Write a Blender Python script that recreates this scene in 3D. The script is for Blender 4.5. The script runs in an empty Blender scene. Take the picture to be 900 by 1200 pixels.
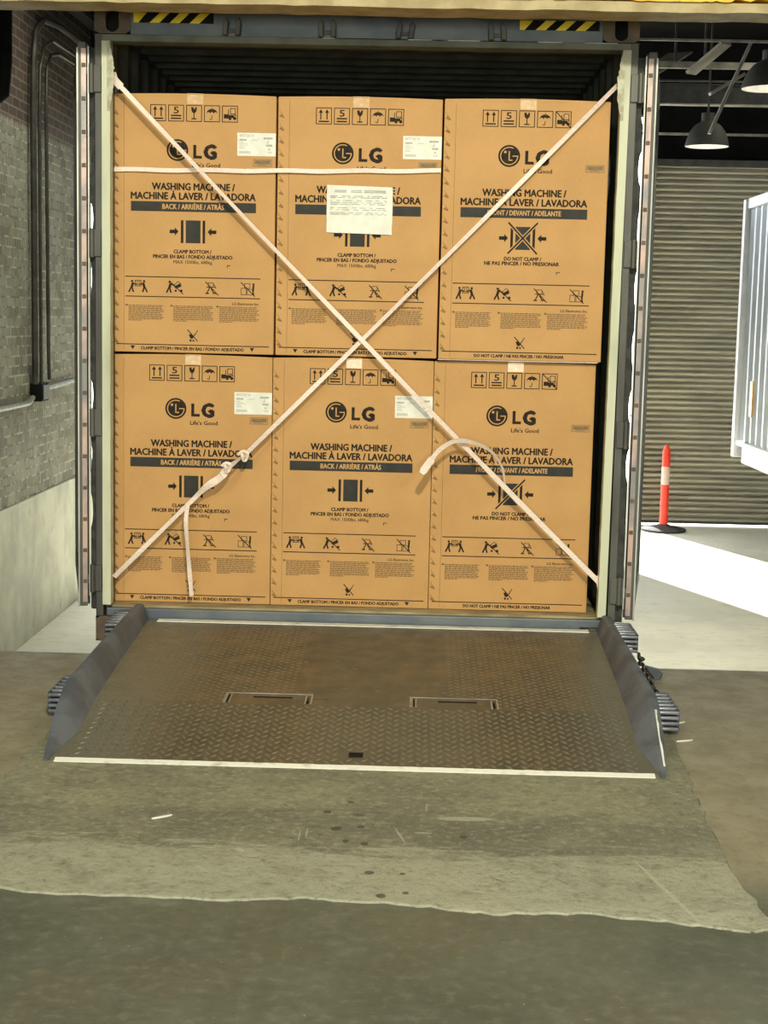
import bpy, bmesh, math, random
from mathutils import Vector, Matrix
random.seed(7)
S = bpy.context.scene
COL = S.collection
PI = math.pi

# ------------------------------------------------------------------ camera
def make_camera():
    f, cx, D, H, yaw, pitch, roll = 1761.86, 0.26798, 6.93432, 1.54055, -0.0202327, 0.1284815, 0.0220938
    fw = Vector((math.sin(yaw)*math.cos(pitch), math.cos(yaw)*math.cos(pitch), -math.sin(pitch)))
    r = Vector((math.cos(yaw), -math.sin(yaw), 0)); u = r.cross(fw)
    r2 = math.cos(roll)*r + math.sin(roll)*u
    u2 = -math.sin(roll)*r + math.cos(roll)*u
    cam = bpy.data.cameras.new('camera'); o = bpy.data.objects.new('camera', cam); COL.objects.link(o)
    m = Matrix((r2, u2, -fw)).transposed().to_4x4(); m.translation = Vector((cx, -D, H))
    o.matrix_world = m
    cam.sensor_fit = 'HORIZONTAL'; cam.sensor_width = 36; cam.lens = f/900*36
    cam.clip_end = 300
    S.camera = o
make_camera()
# ------------------------------------------------------------------ world, sun, dock lights, exposure
w = bpy.data.worlds.new('sky'); S.world = w; w.use_nodes = True
bg = w.node_tree.nodes['Background']; bg.inputs[0].default_value = (.90, .96, 1, 1); bg.inputs[1].default_value = 6.0
sd = bpy.data.lights.new('sun', 'SUN'); sd.energy = 20; sd.angle = .009; sd.color = (1, .97, .9)
so = bpy.data.objects.new('sun', sd); COL.objects.link(so)
so.rotation_euler = Vector((-.36, .93, .70)).to_track_quat('Z', 'Y').to_euler()
def area(name, loc, target, size, power, color, spread=PI):
    l = bpy.data.lights.new(name, 'AREA'); l.energy = power; l.spread = spread; l.size = size; l.color = color; l.shape = 'DISK'
    o = bpy.data.objects.new(name, l); COL.objects.link(o); o.location = loc
    o.rotation_euler = (Vector(loc)-Vector(target)).to_track_quat('Z', 'Y').to_euler()
    return o
area('dock_lamp', (0.9, -6.6, 4.6), (0, 0, 1.1), .3, 345, (1, .94, .73))
area('dock_lamp_fill', (-3.2, -8.0, 4.8), (-.3, -1, .4), 1.4, 140, (1, .99, .80))
area('dock_lamp_side', (4.2, -8.0, 4.8), (.3, -1, .4), 1.4, 110, (1, .99, .80))
rear_fill = area('rear_fill_light', (0, -13.8, 1.5), (0, 0, 1.3), 5, 520, (.98, 1, .86)); rear_fill.data.shape = 'RECTANGLE'; rear_fill.data.size_y = 2.6  # added soft fill behind the camera; the back wall has no opening
area('bay_fill_light', (-1.5, 4.6, 5.1), (-2.6, 5.8, -1), .5, 26, (1, .98, .80), 1.5)  # three added fill lights without fixtures, to brighten the bay
area('bay_fill_light', (2.2, 3.0, 5.0), (2.7, 5.6, -1), .6, 85, (1, .96, .78), 1.6)
area('bay_fill_light', (4.6, 9.4, 5.1), (4.2, 12.9, -1), .6, 20, (1, .95, .75), 1.7)
S.view_settings.view_transform = 'Standard'; S.view_settings.look = 'None'
S.view_settings.gamma = 1; S.view_settings.use_curve_mapping = False
S.view_settings.exposure = 0.0

# ------------------------------------------------------------------ materials
class NB:
    def __init__(s, name):
        s.m = bpy.data.materials.new(name); s.m.use_nodes = True
        s.t = s.m.node_tree; s.b = s.t.nodes['Principled BSDF']
    def n(s, ty, **k):
        x = s.t.nodes.new(ty)
        for a, v in k.items(): setattr(x, a, v)
        return x
    def link(s, a, b):
        if hasattr(a, 'is_output') or not isinstance(a, (int, float, tuple, list)): s.t.links.new(a, b)
        else:
            if isinstance(a, (tuple, list)) and len(a) == 3 and b.type == 'RGBA': a = (*a, 1)
            b.default_value = a
    def pos(s):
        if not hasattr(s, '_p'): s._p = s.n('ShaderNodeTexCoord').outputs['Object']
        return s._p
    def xyz(s):
        if not hasattr(s, '_x'):
            q = s.n('ShaderNodeSeparateXYZ'); s.link(s.pos(), q.inputs[0]); s._x = q.outputs
        return s._x
    def noise(s, scale, detail=4, rough=.55, vec=None, stretch=None):
        q = s.n('ShaderNodeTexNoise'); q.inputs['Scale'].default_value = scale
        q.inputs['Detail'].default_value = detail; q.inputs['Roughness'].default_value = rough
        v = vec or s.pos()
        if stretch:
            mp = s.n('ShaderNodeMapping'); mp.inputs['Scale'].default_value = stretch
            s.link(v, mp.inputs[0]); v = mp.outputs[0]
        s.link(v, q.inputs['Vector']); return q.outputs[0]
    def math(s, op, a, b=0.0):
        q = s.n('ShaderNodeMath', operation=op); s.link(a, q.inputs[0]); s.link(b, q.inputs[1]); return q.outputs[0]
    def rng(s, v, lo, hi, a=0.0, b=1.0):
        q = s.n('ShaderNodeMapRange'); q.interpolation_type = 'SMOOTHSTEP'
        s.link(v, q.inputs[0])
        for i, z in enumerate((lo, hi, a, b)): s.link(float(z), q.inputs[i+1])
        return q.outputs[0]
    def mix(s, f, a, b):
        q = s.n('ShaderNodeMix', data_type='RGBA'); s.link(f, q.inputs[0]); s.link(a, q.inputs[6]); s.link(b, q.inputs[7])
        return q.outputs[2]
    def col(s, c): s.link(c, s.b.inputs['Base Color'])
    def rough(s, v): s.link(v, s.b.inputs['Roughness'])
    def metal(s, v): s.link(v, s.b.inputs['Metallic'])
    def bump(s, h, strength=.3, dist=.01):
        q = s.n('ShaderNodeBump'); q.inputs['Strength'].default_value = strength; q.inputs['Distance'].default_value = dist
        s.link(h, q.inputs['Height']); s.link(q.outputs[0], s.b.inputs['Normal'])

def mat(name, c1, c2=None, scale=6, rough=.6, metal=0.0, bump=0.0, lo=.35, hi=.65, stretch=None, spec=None):
    b = NB(name); c2 = c2 or tuple(x*.8 for x in c1)
    n = b.noise(scale, stretch=stretch)
    b.col(b.mix(b.rng(n, lo, hi), c1, c2)); b.rough(rough); b.metal(metal)
    if bump: b.bump(b.noise(scale*6), bump, .004)
    if spec is not None: b.b.inputs['Specular IOR Level'].default_value = spec
    return b.m

M = {}
def cardboard():
    b = NB('cardboard'); n = b.noise(3, stretch=(1, 1, 1)); f = b.noise(60, stretch=(5, 1, .6))
    c = b.mix(b.rng(n, .3, .7), (.56, .315, .115), (.49, .27, .095))
    c = b.mix(b.math('MULTIPLY', b.rng(f, .4, .7), .25), c, (.62, .37, .15))
    b.col(c); b.rough(.62); b.bump(b.noise(4, stretch=(3, 1, .3)), .15, .01); b.b.inputs['Specular IOR Level'].default_value = .3
    return b.m
M['card'] = cardboard()
M['cardedge'] = mat('cardboard edge', (.60, .36, .14), (.52, .30, .11), 20, .8)
M['cardshade'] = mat('cardboard painted shade', (.36, .20, .075), None, 20, .8)
M['ink'] = mat('black ink', (.020, .015, .011), (.032, .023, .016), 30, .7, spec=.15)
M['inkgrey'] = mat('dark ink panel', (.03, .03, .027), (.042, .04, .036), 12, .6, spec=.2)
M['inksoft'] = mat('fine ink', (.19, .11, .045), (.15, .085, .03), 60, .7)
M['paper'] = mat('white paper', (.80, .80, .72), (.70, .70, .62), 14, .5, bump=.1)
M['papergrey'] = mat('grey print', (.33, .33, .31), (.45, .45, .42), 40, .6)
M['serial'] = mat('olive printed label', (.22, .15, .06), (.15, .10, .045), 90, .6)
M['tape'] = mat('clear tape', (.62, .40, .20), (.72, .52, .32), 30, .18)
M['strap'] = mat('woven strap', (.90, .76, .66), (.74, .60, .51), 60, .38, bump=.3, stretch=(1, 1, 6))
M['navy'] = mat('blue grey paint', (.085, .105, .13), (.13, .145, .155), 5, .42, .2, .2)
M['post'] = mat('dark olive grey paint', (.10, .10, .085), (.055, .052, .045), 6, .5, .2, .2, stretch=(1, 1, .3))
M['rust'] = mat('rusty casting', (.15, .105, .06), (.085, .065, .045), 9, .6, .3, .4)
M['flange'] = mat('pale green flange', (.58, .60, .44), (.38, .39, .28), 5, .5, 0, .2, .45, .75, stretch=(1, 1, .25))
M['flake'] = mat('peeling pale paint', (.58, .58, .44), (.40, .38, .26), 30, .7, 0, .6)
M['yellow'] = mat('hazard yellow', (.95, .74, .02), (.85, .62, .01), 12, .45)
M['black'] = mat('matte black', (.009, .009, .009), (.015, .015, .015), 10, .8, spec=.1)
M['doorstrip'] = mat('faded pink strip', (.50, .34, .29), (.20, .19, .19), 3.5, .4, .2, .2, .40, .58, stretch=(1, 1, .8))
M['silver'] = mat('galvanised trim', (.42, .42, .38), (.26, .26, .23), 8, .4, .4, .1, stretch=(1, 1, .3))
M['inner'] = mat('container inner wall', (.16, .17, .13), (.10, .105, .08), 6, .6, .1, .2)
M['wood'] = mat('plywood floor', (.42, .34, .19), (.24, .19, .10), 14, .8, 0, .4, stretch=(.4, 2, 1))
M['white'] = mat('worn white paint', (.78, .78, .70), (.5, .5, .42), 16, .5, 0, .3, .5, .75)
M['chassis'] = mat('chassis steel', (.04, .04, .045), (.08, .06, .045), 6, .6, .3)
M['tyre'] = mat('tyre rubber', (.02, .02, .02), (.035, .035, .033), 12, .85)
M['trailer'] = mat('white trailer paint', (.74, .80, .88), (.64, .70, .80), 3, .4)
M['trailertrim'] = mat('white trim', (.85, .86, .86), (.72, .74, .76), 4, .4)
M['orange'] = mat('amber reflector', (.9, .45, .03), None, 10, .35)
M['red'] = mat('fluorescent red plastic', (.95, .06, .02), (.85, .05, .02), 6, .4)
M['reflect'] = mat('silver reflective band', (.70, .52, .40), (.6, .45, .36), 10, .35)
M['rubber'] = mat('black rubber', (.03, .03, .028), (.06, .06, .055), 20, .8)
M['shutter'] = mat('roller shutter steel', (.50, .46, .33), (.36, .33, .24), 2.5, .45, .3, .15, stretch=(.4, 1, 4))
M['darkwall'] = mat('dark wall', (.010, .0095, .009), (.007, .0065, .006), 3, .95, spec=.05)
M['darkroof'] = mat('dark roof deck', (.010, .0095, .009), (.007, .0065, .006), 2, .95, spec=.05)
M['beam'] = mat('dusty pale steel', (.36, .33, .26), (.22, .20, .16), 5, .7, .1, .2)
M['darksteel'] = mat('dark steel', (.06, .058, .05), (.035, .033, .03), 6, .6, .2)
M['conduit'] = mat('dark conduit', (.045, .042, .036), (.08, .075, .06), 9, .5, .3, .1)
M['greyconduit'] = mat('grey conduit', (.30, .31, .26), (.2, .2, .17), 9, .5, .3)
M['lampshade'] = mat('olive enamel', (.05, .048, .036), (.035, .033, .027), 6, .7, 0)
M['lampin'] = mat('white enamel', (.85, .85, .8), None, 6, .3)
M['dockwall'] = mat('painted dock wall', (.30, .29, .25), (.24, .23, .2), 2, .8)
M['curb'] = mat('grey painted steel plate', (.125, .14, .165), (.075, .085, .10), 7, .55, 0, .35, spec=.3)
M['cage'] = mat('blue grey cast steel', (.07, .075, .11), (.04, .045, .06), 18, .4, .6, .3)
M['rungs'] = mat('worn steel rungs', (.26, .28, .33), (.16, .17, .20), 18, .4, .4, .3)
M['chain'] = mat('chain steel', (.09, .085, .08), (.05, .045, .04), 30, .4, .8)

def yellow_beam():
    b = NB('chipped yellow paint'); n = b.noise(7, 6, .65, stretch=(1, 1, 1.6)); n2 = b.noise(30, 4)
    c = b.mix(b.rng(n2, .3, .7), (.90, .50, .008), (.76, .38, .008))
    chip = b.rng(b.math('ADD', n, b.math('MULTIPLY', n2, .15)), .665, .70)
    b.col(b.mix(chip, c, (.30, .22, .20))); b.rough(.5); b.bump(b.math('SUBTRACT', 1.0, chip), .4, .004); return b.m
M['beamyellow'] = yellow_beam()
M['beamunder'] = mat('bare beam flange', (.46, .38, .21), (.33, .26, .13), 8, .7, 0, .3)

def brick():
    b = NB('painted brick'); x, y, z = b.xyz()[0], b.xyz()[1], b.xyz()[2]
    cmb = b.n('ShaderNodeCombineXYZ'); b.link(y, cmb.inputs[0]); b.link(z, cmb.inputs[1])
    br = b.n('ShaderNodeTexBrick'); b.link(cmb.outputs[0], br.inputs['Vector'])
    for k, v in (('Scale', 1.0), ('Mortar Size', .009), ('Mortar Smooth', .3), ('Bias', 0.0), ('Brick Width', .225), ('Row Height', .078)): br.inputs[k].default_value = v
    br.inputs['Color1'].default_value = (0, 0, 0, 1); br.inputs['Color2'].default_value = (1, 1, 1, 1)
    n = b.noise(1.6); n2 = b.noise(14)
    cell = b.n('ShaderNodeSeparateColor'); b.link(br.outputs['Color'], cell.inputs[0])
    br_h = b.n('ShaderNodeTexBrick'); b.link(cmb.outputs[0], br_h.inputs['Vector'])
    for k, v in (('Scale', 1.0), ('Mortar Size', .008), ('Mortar Smooth', .3), ('Bias', 0.0), ('Brick Width', .075), ('Row Height', .078)): br_h.inputs[k].default_value = v
    row = b.math('MODULO', b.math('FLOOR', b.math('DIVIDE', b.math('ADD', z, 7.8), .078)), 6.0)
    hm = b.math('MULTIPLY', b.math('LESS_THAN', row, .5), br_h.outputs['Fac'])
    g = b.mix(b.math('MULTIPLY', cell.outputs[0], .9), (.27, .26, .185), (.12, .112, .08))
    g = b.mix(b.math('MULTIPLY', b.rng(n2, .45, .7), .5), g, (.10, .093, .066))
    g = b.mix(b.math('MULTIPLY', hm, .7), g, (.40, .39, .29))
    g = b.mix(b.math('MULTIPLY', b.rng(n, .4, .65), .5), g, (.36, .36, .29))
    br2 = b.mix(cell.outputs[0], (.10, .062, .042), (.055, .036, .026))
    painted = b.rng(b.math('ADD', z, b.math('MULTIPLY', n2, .06)), 3.02, 3.07)
    body = b.mix(painted, g, br2)
    mort = b.mix(painted, b.mix(b.rng(b.noise(9, 3), .42, .58), (.17, .16, .115), (.42, .40, .30)), (.19, .155, .115))
    c = b.mix(br.outputs['Fac'], body, mort)
    c = b.mix(b.math('MULTIPLY', b.rng(n2, .55, .8), .5), c, (.13, .12, .095))
    b.col(c); b.rough(.8)
    h = b.math('ADD', b.math('SUBTRACT', 1.0, br.outputs['Fac']), b.math('MULTIPLY', n2, .8))
    b.bump(h, .8, .015); return b.m
M['brick'] = brick()

def concrete_wall():
    b = NB('stained concrete wall'); n = b.noise(2.2, 6, .6); n2 = b.noise(1.0, 5, .6, stretch=(1, 4, .5)); n3 = b.noise(40)
    c = b.mix(b.rng(n, .35, .65), (.58, .58, .46), (.42, .42, .34))
    c = b.mix(b.math('MULTIPLY', b.rng(n2, .5, .72), .55), c, (.62, .62, .55))
    c = b.mix(b.math('MULTIPLY', b.rng(b.noise(5, 6, .7, stretch=(1, 1, .7)), .6, .72), .5), c, (.2, .2, .165))
    b.col(c); b.rough(.8); b.bump(b.math('ADD', n, b.math('MULTIPLY', n3, .3)), .35, .02); return b.m
M['concwall'] = concrete_wall()

def pit_floor():
    b = NB('pale yard concrete'); n = b.noise(.9, 6, .6); n2 = b.noise(8, 5, .6, stretch=(1, 2.5, 1))
    c = b.mix(b.rng(n, .35, .65), (.70, .68, .55), (.58, .56, .45))
    c = b.mix(b.math('MULTIPLY', b.rng(n2, .52, .7), .35), c, (.36, .34, .28))
    b.col(c); b.rough(.75); b.bump(n2, .2, .01); return b.m
M['pit'] = pit_floor()

def dock_floor():
    b = NB('dock concrete'); X, Y = b.xyz()[0], b.xyz()[1]
    n = b.noise(1.3, 6, .6); n2 = b.noise(6, 6, .65); n3 = b.noise(28, 5, .6); ns = b.noise(3, 5, .6, stretch=(1, 3, 1))
    dark = b.mix(b.rng(n, .35, .65), (.070, .078, .055), (.10, .107, .077))
    dark = b.mix(b.math('MULTIPLY', b.rng(n2, .5, .75), .35), dark, (.17, .165, .125))
    red = b.math('MULTIPLY', b.rng(b.noise(2.3, 3, .5), .52, .68), .2)
    dark = b.mix(red, dark, (.125, .088, .062))
    tan = b.mix(b.rng(n2, .35, .7), (.275, .245, .155), (.205, .185, .12))
    tan = b.mix(b.math('MULTIPLY', b.rng(b.noise(4, 6, .7, stretch=(.6, 2, 1)), .6, .75), .6), tan, (.34, .31, .22))
    wob = b.math('MULTIPLY', b.math('SUBTRACT', n2, .5), .35)
    sidef = b.rng(b.math('ADD', Y, wob), -3.15, -2.7)
    c = b.mix(sidef, dark, tan)
    # pale dust spots
    c = b.mix(b.math('MULTIPLY', b.rng(b.noise(45, 3, .5), .70, .76), .5), c, (.34, .33, .26))
    # thin scratches
    c = b.mix(b.math('MULTIPLY', b.rng(n3, .5, .7), .22), c, (.24, .235, .17))
    c = b.mix(b.math('MULTIPLY', b.rng(n3, .46, .34), .25), c, (.05, .05, .036))
    c = b.mix(b.math('MULTIPLY', b.rng(b.noise(2.0, 8, .75, stretch=(.5, 1.3, 1)), .58, .64), .25), c, (.22, .22, .17))
    b.col(c); b.rough(b.rng(n2, .3, .7, .45, .65)); b.bump(b.math('ADD', n3, b.math('MULTIPLY', n2, 1.5)), .3, .008); return b.m
M['dock'] = dock_floor()

def apron():
    b = NB('patched concrete apron'); X, Y = b.xyz()[0], b.xyz()[1]
    n = b.noise(1.7, 8, .68); n2 = b.noise(7, 8, .72); n3 = b.noise(40, 6, .75); ns = b.noise(4, 8, .7, stretch=(.8, 3, 1)); nf = b.noise(16, 6, .8)
    c = b.mix(b.rng(n, .38, .62), (.29, .285, .185), (.195, .195, .135))
    c = b.mix(b.math('MULTIPLY', b.rng(n2, .5, .66), .55), c, (.33, .325, .22))
    c = b.mix(b.math('MULTIPLY', b.rng(nf, .52, .64), .5), c, (.12, .12, .088))
    wob = b.math('ADD', b.math('MULTIPLY', b.math('SUBTRACT', ns, .5), .75), b.math('ADD', Y, b.math('MULTIPLY', b.math('SUBTRACT', n2, .5), .16)))
    darkband = b.math('MULTIPLY', b.rng(wob, -2.34, -2.50), b.rng(wob, -2.78, -2.66))
    c = b.mix(b.math('MULTIPLY', b.math('MULTIPLY', darkband, b.rng(n, .3, .6, .55, 1)), .55), c, (.115, .12, .09))
    pale = b.math('MULTIPLY', b.rng(wob, -2.68, -2.78), b.rng(n2, .34, .56, .35, 1))
    c = b.mix(b.math('MULTIPLY', pale, .62), c, (.42, .43, .33))
    edge = b.math('MULTIPLY', b.rng(b.math('ADD', Y, b.math('MULTIPLY', n2, .07)), -3.03, -3.12), b.rng(nf, .42, .56))
    c = b.mix(b.math('MULTIPLY', edge, .6), c, (.48, .48, .38))
    c = b.mix(b.math('MULTIPLY', b.rng(n3, .53, .62), .5), c, (.42, .42, .30))
    c = b.mix(b.math('MULTIPLY', b.rng(n3, .46, .36), .45), c, (.08, .08, .06))
    def spot(x, y, rx, ry, ang=0.0):
        dx = b.math('SUBTRACT', X, x); dy = b.math('SUBTRACT', Y, y); ca, sa = math.cos(ang), math.sin(ang)
        u = b.math('ADD', b.math('MULTIPLY', dx, ca), b.math('MULTIPLY', dy, sa)); v = b.math('SUBTRACT', b.math('MULTIPLY', dy, ca), b.math('MULTIPLY', dx, sa))
        u = b.math('DIVIDE', u, rx); v = b.math('DIVIDE', v, ry)
        d = b.math('ADD', b.math('ADD', b.math('MULTIPLY', u, u), b.math('MULTIPLY', v, v)), b.math('MULTIPLY', b.math('SUBTRACT', nf, .5), .9))
        return b.rng(d, 1.0, .75)
    for sp in ((.056, -2.551, .018, .022), (.09, -2.66, .010, .018), (.146, -2.677, .013, .018), (.168, -2.908, .014, .016), (.204, -3.075, .014, .018), (.439, -2.594, .013, .018), (.02, -2.40, .014, .016), (.13, -2.53, .012, .013),
               (.26, -2.91, .009, .010), (.27, -3.05, .010, .012), (.12, -2.42, .02, .014), (.09, -2.30, .012, .012), (.52, -2.93, .035, .004, -.9), (.70, -2.93, .03, .004, -.9)):
        c = b.mix(b.math('MULTIPLY', spot(*sp), .8 if sp[2] < .019 else .5), c, (.045, .043, .032))
    for sp in ((.98, -2.97, .24, .007, -1.33), (-.05, -2.62, .003, .05), (-.03, -2.60, .003, .045), (.25, -2.60, .004, .07, .25), (.32, -2.57, .03, .008), (-.212, -2.757, .012, .02, .5), (.33, -2.33, .003, .05), (.45, -2.43, .10, .02, .05)):
        c = b.mix(b.math('MULTIPLY', spot(*sp), .6), c, (.5, .5, .38))
    b.col(c); b.rough(.62); b.bump(b.math('ADD', b.math('MULTIPLY', n3, 1.0), b.math('ADD', n2, nf)), .8, .014); return b.m
M['apron'] = apron()

def ramp_plate():
    b = NB('worn ramp steel'); X, Y = b.xyz()[0], b.xyz()[1]
    n = b.noise(2.2, 5, .6); n2 = b.noise(9, 5, .65); n3 = b.noise(50, 3, .6); st = b.noise(14, 4, .6, stretch=(2.4, .35, 1))
    back = b.mix(b.rng(n, .35, .65), (.115, .096, .058), (.078, .074, .052))
    back = b.mix(b.math('MULTIPLY', b.rng(st, .5, .72), .5), back, (.20, .155, .10))
    # worn grey centre and dusty flanks
    ctr = b.math('MULTIPLY', b.rng(b.math('ABSOLUTE', b.math('SUBTRACT', X, .12)), .42, .22), .65)
    back = b.mix(ctr, back, (.125, .12, .09))
    fl = b.rng(b.math('ADD', b.math('ABSOLUTE', b.math('SUBTRACT', X, .08)), b.math('MULTIPLY', n2, .35)), .85, 1.15)
    frontc = b.mix(b.rng(n2, .35, .65), (.032, .027, .018), (.024, .022, .016))
    wob = b.math('ADD', Y, b.math('MULTIPLY', b.math('SUBTRACT', n2, .5), .06))
    c = b.mix(b.rng(wob, -1.34, -1.40), back, frontc)
    c = b.mix(b.math('MULTIPLY', fl, .75), c, (.19, .19, .145))
    b.col(c); b.rough(b.rng(n2, .3, .7, .32, .52)); b.metal(.28); b.bump(b.math('ADD', n3, n2), .15, .003); return b.m
M['ramp'] = ramp_plate()
def tread_mat():
    b = NB('glint-painted polished tread'); X, Y = b.xyz()[0], b.xyz()[1]
    n2 = b.noise(7, 4, .6)
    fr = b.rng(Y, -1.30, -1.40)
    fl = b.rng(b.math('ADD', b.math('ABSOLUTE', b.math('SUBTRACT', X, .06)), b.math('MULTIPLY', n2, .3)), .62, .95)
    c = b.mix(fr, (.20, .175, .12), (1.0, .90, .64)); c = b.mix(b.math('MULTIPLY', fl, .85), c, (.17, .165, .13))  # glints of the front treads are put into their brighter colour
    b.col(c); b.rough(b.rng(n2, .3, .7, .25, .4)); b.metal(.3); return b.m
M['tread'] = tread_mat()

# ------------------------------------------------------------------ mesh helpers
def setp(o, label=None, cat=None, group=None, kind=None):
    if label: o['label'] = label
    if cat: o['category'] = cat
    if group: o['group'] = group
    if kind: o['kind'] = kind
    return o
def empty(name, loc=(0, 0, 0), rz=0):
    o = bpy.data.objects.new(name, None); COL.objects.link(o); o.location = loc; o.rotation_euler = (0, 0, rz)
    o.empty_display_size = .1; return o
class MB:
    def __init__(s): s.v = []; s.f = []; s.mi = []
    def add(s, vs, fs, m=0):
        k = len(s.v); s.v += [tuple(v) for v in vs]
        for f in fs: s.f.append([i+k for i in f]); s.mi.append(m)
    def box(s, x0, x1, y0, y1, z0, z1, m=0, rot=None):
        vs = [(x, y, z) for z in (z0, z1) for y in (y0, y1) for x in (x0, x1)]
        if rot: vs = [rot @ Vector(v) for v in vs]
        s.add(vs, [(0, 2, 3, 1), (4, 5, 7, 6), (0, 1, 5, 4), (2, 6, 7, 3), (0, 4, 6, 2), (1, 3, 7, 5)], m)
    def bar(s, a, b, w, h=None, m=0, up=(0, 0, 1)):
        h = h or w; a = Vector(a); b = Vector(b); d = (b-a).normalized(); up = Vector(up)
        if abs(d.dot(up)) > .95: up = Vector((0, 1, 0))
        r = d.cross(up).normalized(); u = r.cross(d)
        vs = [p+r*i*w/2+u*j*h/2 for p in (a, b) for i, j in ((-1, -1), (1, -1), (1, 1), (-1, 1))]
        s.add(vs, [(0, 1, 2, 3), (4, 7, 6, 5), (0, 4, 5, 1), (1, 5, 6, 2), (2, 6, 7, 3), (3, 7, 4, 0)], m)
    def tube(s, pts, r, seg=10, m=0, closed=False):
        pts = [Vector(p) for p in pts]; n = len(pts); k = len(s.v); prev = None
        for i, p in enumerate(pts):
            a = pts[i-1] if (i or closed) else p; c = pts[(i+1) % n] if (i < n-1 or closed) else p
            d = (c-a).normalized()
            if prev is None:
                up = Vector((0, 0, 1)) if abs(d.z) < .9 else Vector((0, 1, 0))
                u = d.cross(up).normalized()
            else: u = (prev - d*prev.dot(d)).normalized()
            prev = u; w = d.cross(u)
            rr = r[i] if isinstance(r, (list, tuple)) else r
            for j in range(seg):
                t = 2*PI*j/seg; s.v.append(tuple(p+(u*math.cos(t)+w*math.sin(t))*rr))
        for i in range(n if closed else n-1):
            for j in range(seg):
                a0 = k+i*seg+j; a1 = k+i*seg+(j+1) % seg; i2 = (i+1) % n
                s.f.append([a0, a1, k+i2*seg+(j+1) % seg, k+i2*seg+j]); s.mi.append(m)
        if not closed:
            s.f.append([k+j for j in reversed(range(seg))]); s.mi.append(m)
            s.f.append([k+(n-1)*seg+j for j in range(seg)]); s.mi.append(m)
    def lathe(s, prof, c=(0, 0, 0), seg=24, m=0):
        k = len(s.v); n = len(prof)
        for (r, z) in prof:
            for j in range(seg):
                t = 2*PI*j/seg; s.v.append((c[0]+r*math.cos(t), c[1]+r*math.sin(t), c[2]+z))
        for i in range(n-1):
            for j in range(seg):
                s.f.append([k+i*seg+j, k+i*seg+(j+1) % seg, k+(i+1)*seg+(j+1) % seg, k+(i+1)*seg+j]); s.mi.append(m)
    def prism(s, poly, vec, m=0):
        n = len(poly); vs = [Vector(p) for p in poly]; vs += [p+Vector(vec) for p in vs]
        fs = [list(range(n))[::-1], list(range(n, 2*n))]+[(i, (i+1) % n, n+(i+1) % n, n+i) for i in range(n)]
        s.add(vs, fs, m)
    def build(s, name, mats, parent=None, bevel=0, smooth=False, recalc=True):
        me = bpy.data.meshes.new(name); me.from_pydata(s.v, [], s.f)
        if not isinstance(mats, (list, tuple)): mats = [mats]
        for m in mats: me.materials.append(m)
        me.polygons.foreach_set('material_index', s.mi)
        if recalc:
            bm = bmesh.new(); bm.from_mesh(me); bmesh.ops.recalc_face_normals(bm, faces=bm.faces)
            if bevel:
                bmesh.ops.bevel(bm, geom=[e for e in bm.edges if len(e.link_faces) == 2 and e.calc_face_angle() > .5], offset=bevel, segments=2, affect='EDGES', profile=.6)
            bm.to_mesh(me); bm.free()
        if smooth:
            me.polygons.foreach_set('use_smooth', [True]*len(me.polygons))
            try: me.set_sharp_from_angle(angle=.7)
            except Exception: pass
        me.update()
        o = bpy.data.objects.new(name, me); COL.objects.link(o)
        if parent: o.parent = parent
        return o
def B1(name, mt, parent, *a, bevel=0): b = MB(); b.box(*a); return b.build(name, mt, parent, bevel)
def struct(o, label=None): return setp(o, label, kind='structure')
def corrugate(b, p0, du, L, dn, depth, pitch, z0, z1, th=.003, vert=Vector((0, 0, 1)), m=0):
    """trapezoid corrugated sheet starting at p0 running L along du, ridges along vert from z0 to z1, depth along dn; closed solid"""
    p0 = Vector(p0); du = Vector(du); dn = Vector(dn); pr = []; n = max(1, round(L/pitch)); pt = L/n
    for i in range(n):
        for f, d in ((0, 0), (.25, 0), (.5, 1), (.75, 1)): pr.append(((i+f)*pt, d*depth))
    pr.append((L, 0))
    fr = [p0+du*u+dn*d for u, d in pr]; bk = [p+dn*th for p in fr]
    k = len(pr)
    vs = [p+vert*z for p in fr for z in (z0, z1)]+[p+vert*z for p in bk for z in (z0, z1)]
    fs = []
    for i in range(k-1):
        fs.append((2*i, 2*i+2, 2*i+3, 2*i+1)); fs.append((2*k+2*i, 2*k+2*i+1, 2*k+2*i+3, 2*k+2*i+2))
        fs.append((2*i, 2*k+2*i, 2*k+2*i+2, 2*i+2)); fs.append((2*i+1, 2*i+3, 2*k+2*i+3, 2*k+2*i+1))
    fs.append((0, 1, 2*k+1, 2*k)); fs.append((2*k-2, 4*k-2, 4*k-1, 2*k-1))
    b.add(vs, fs, m)
def copy_tree(o, parent=None):
    c = o.copy(); COL.objects.link(c)
    if parent: c.parent = parent
    for ch in o.children: copy_tree(ch, c)
    return c

# ------------------------------------------------------------------ setting
# dock slab (top z=0), edge at y=-0.28
b = MB(); b.box(-8, 9, -14, -.30, -1.2, 0); struct(b.build('floor', M['dock']))
b = MB(); b.box(-8, 9, -.30, -.28, -.16, .0015); struct(b.build('trim_1', M['greyconduit']))
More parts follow.
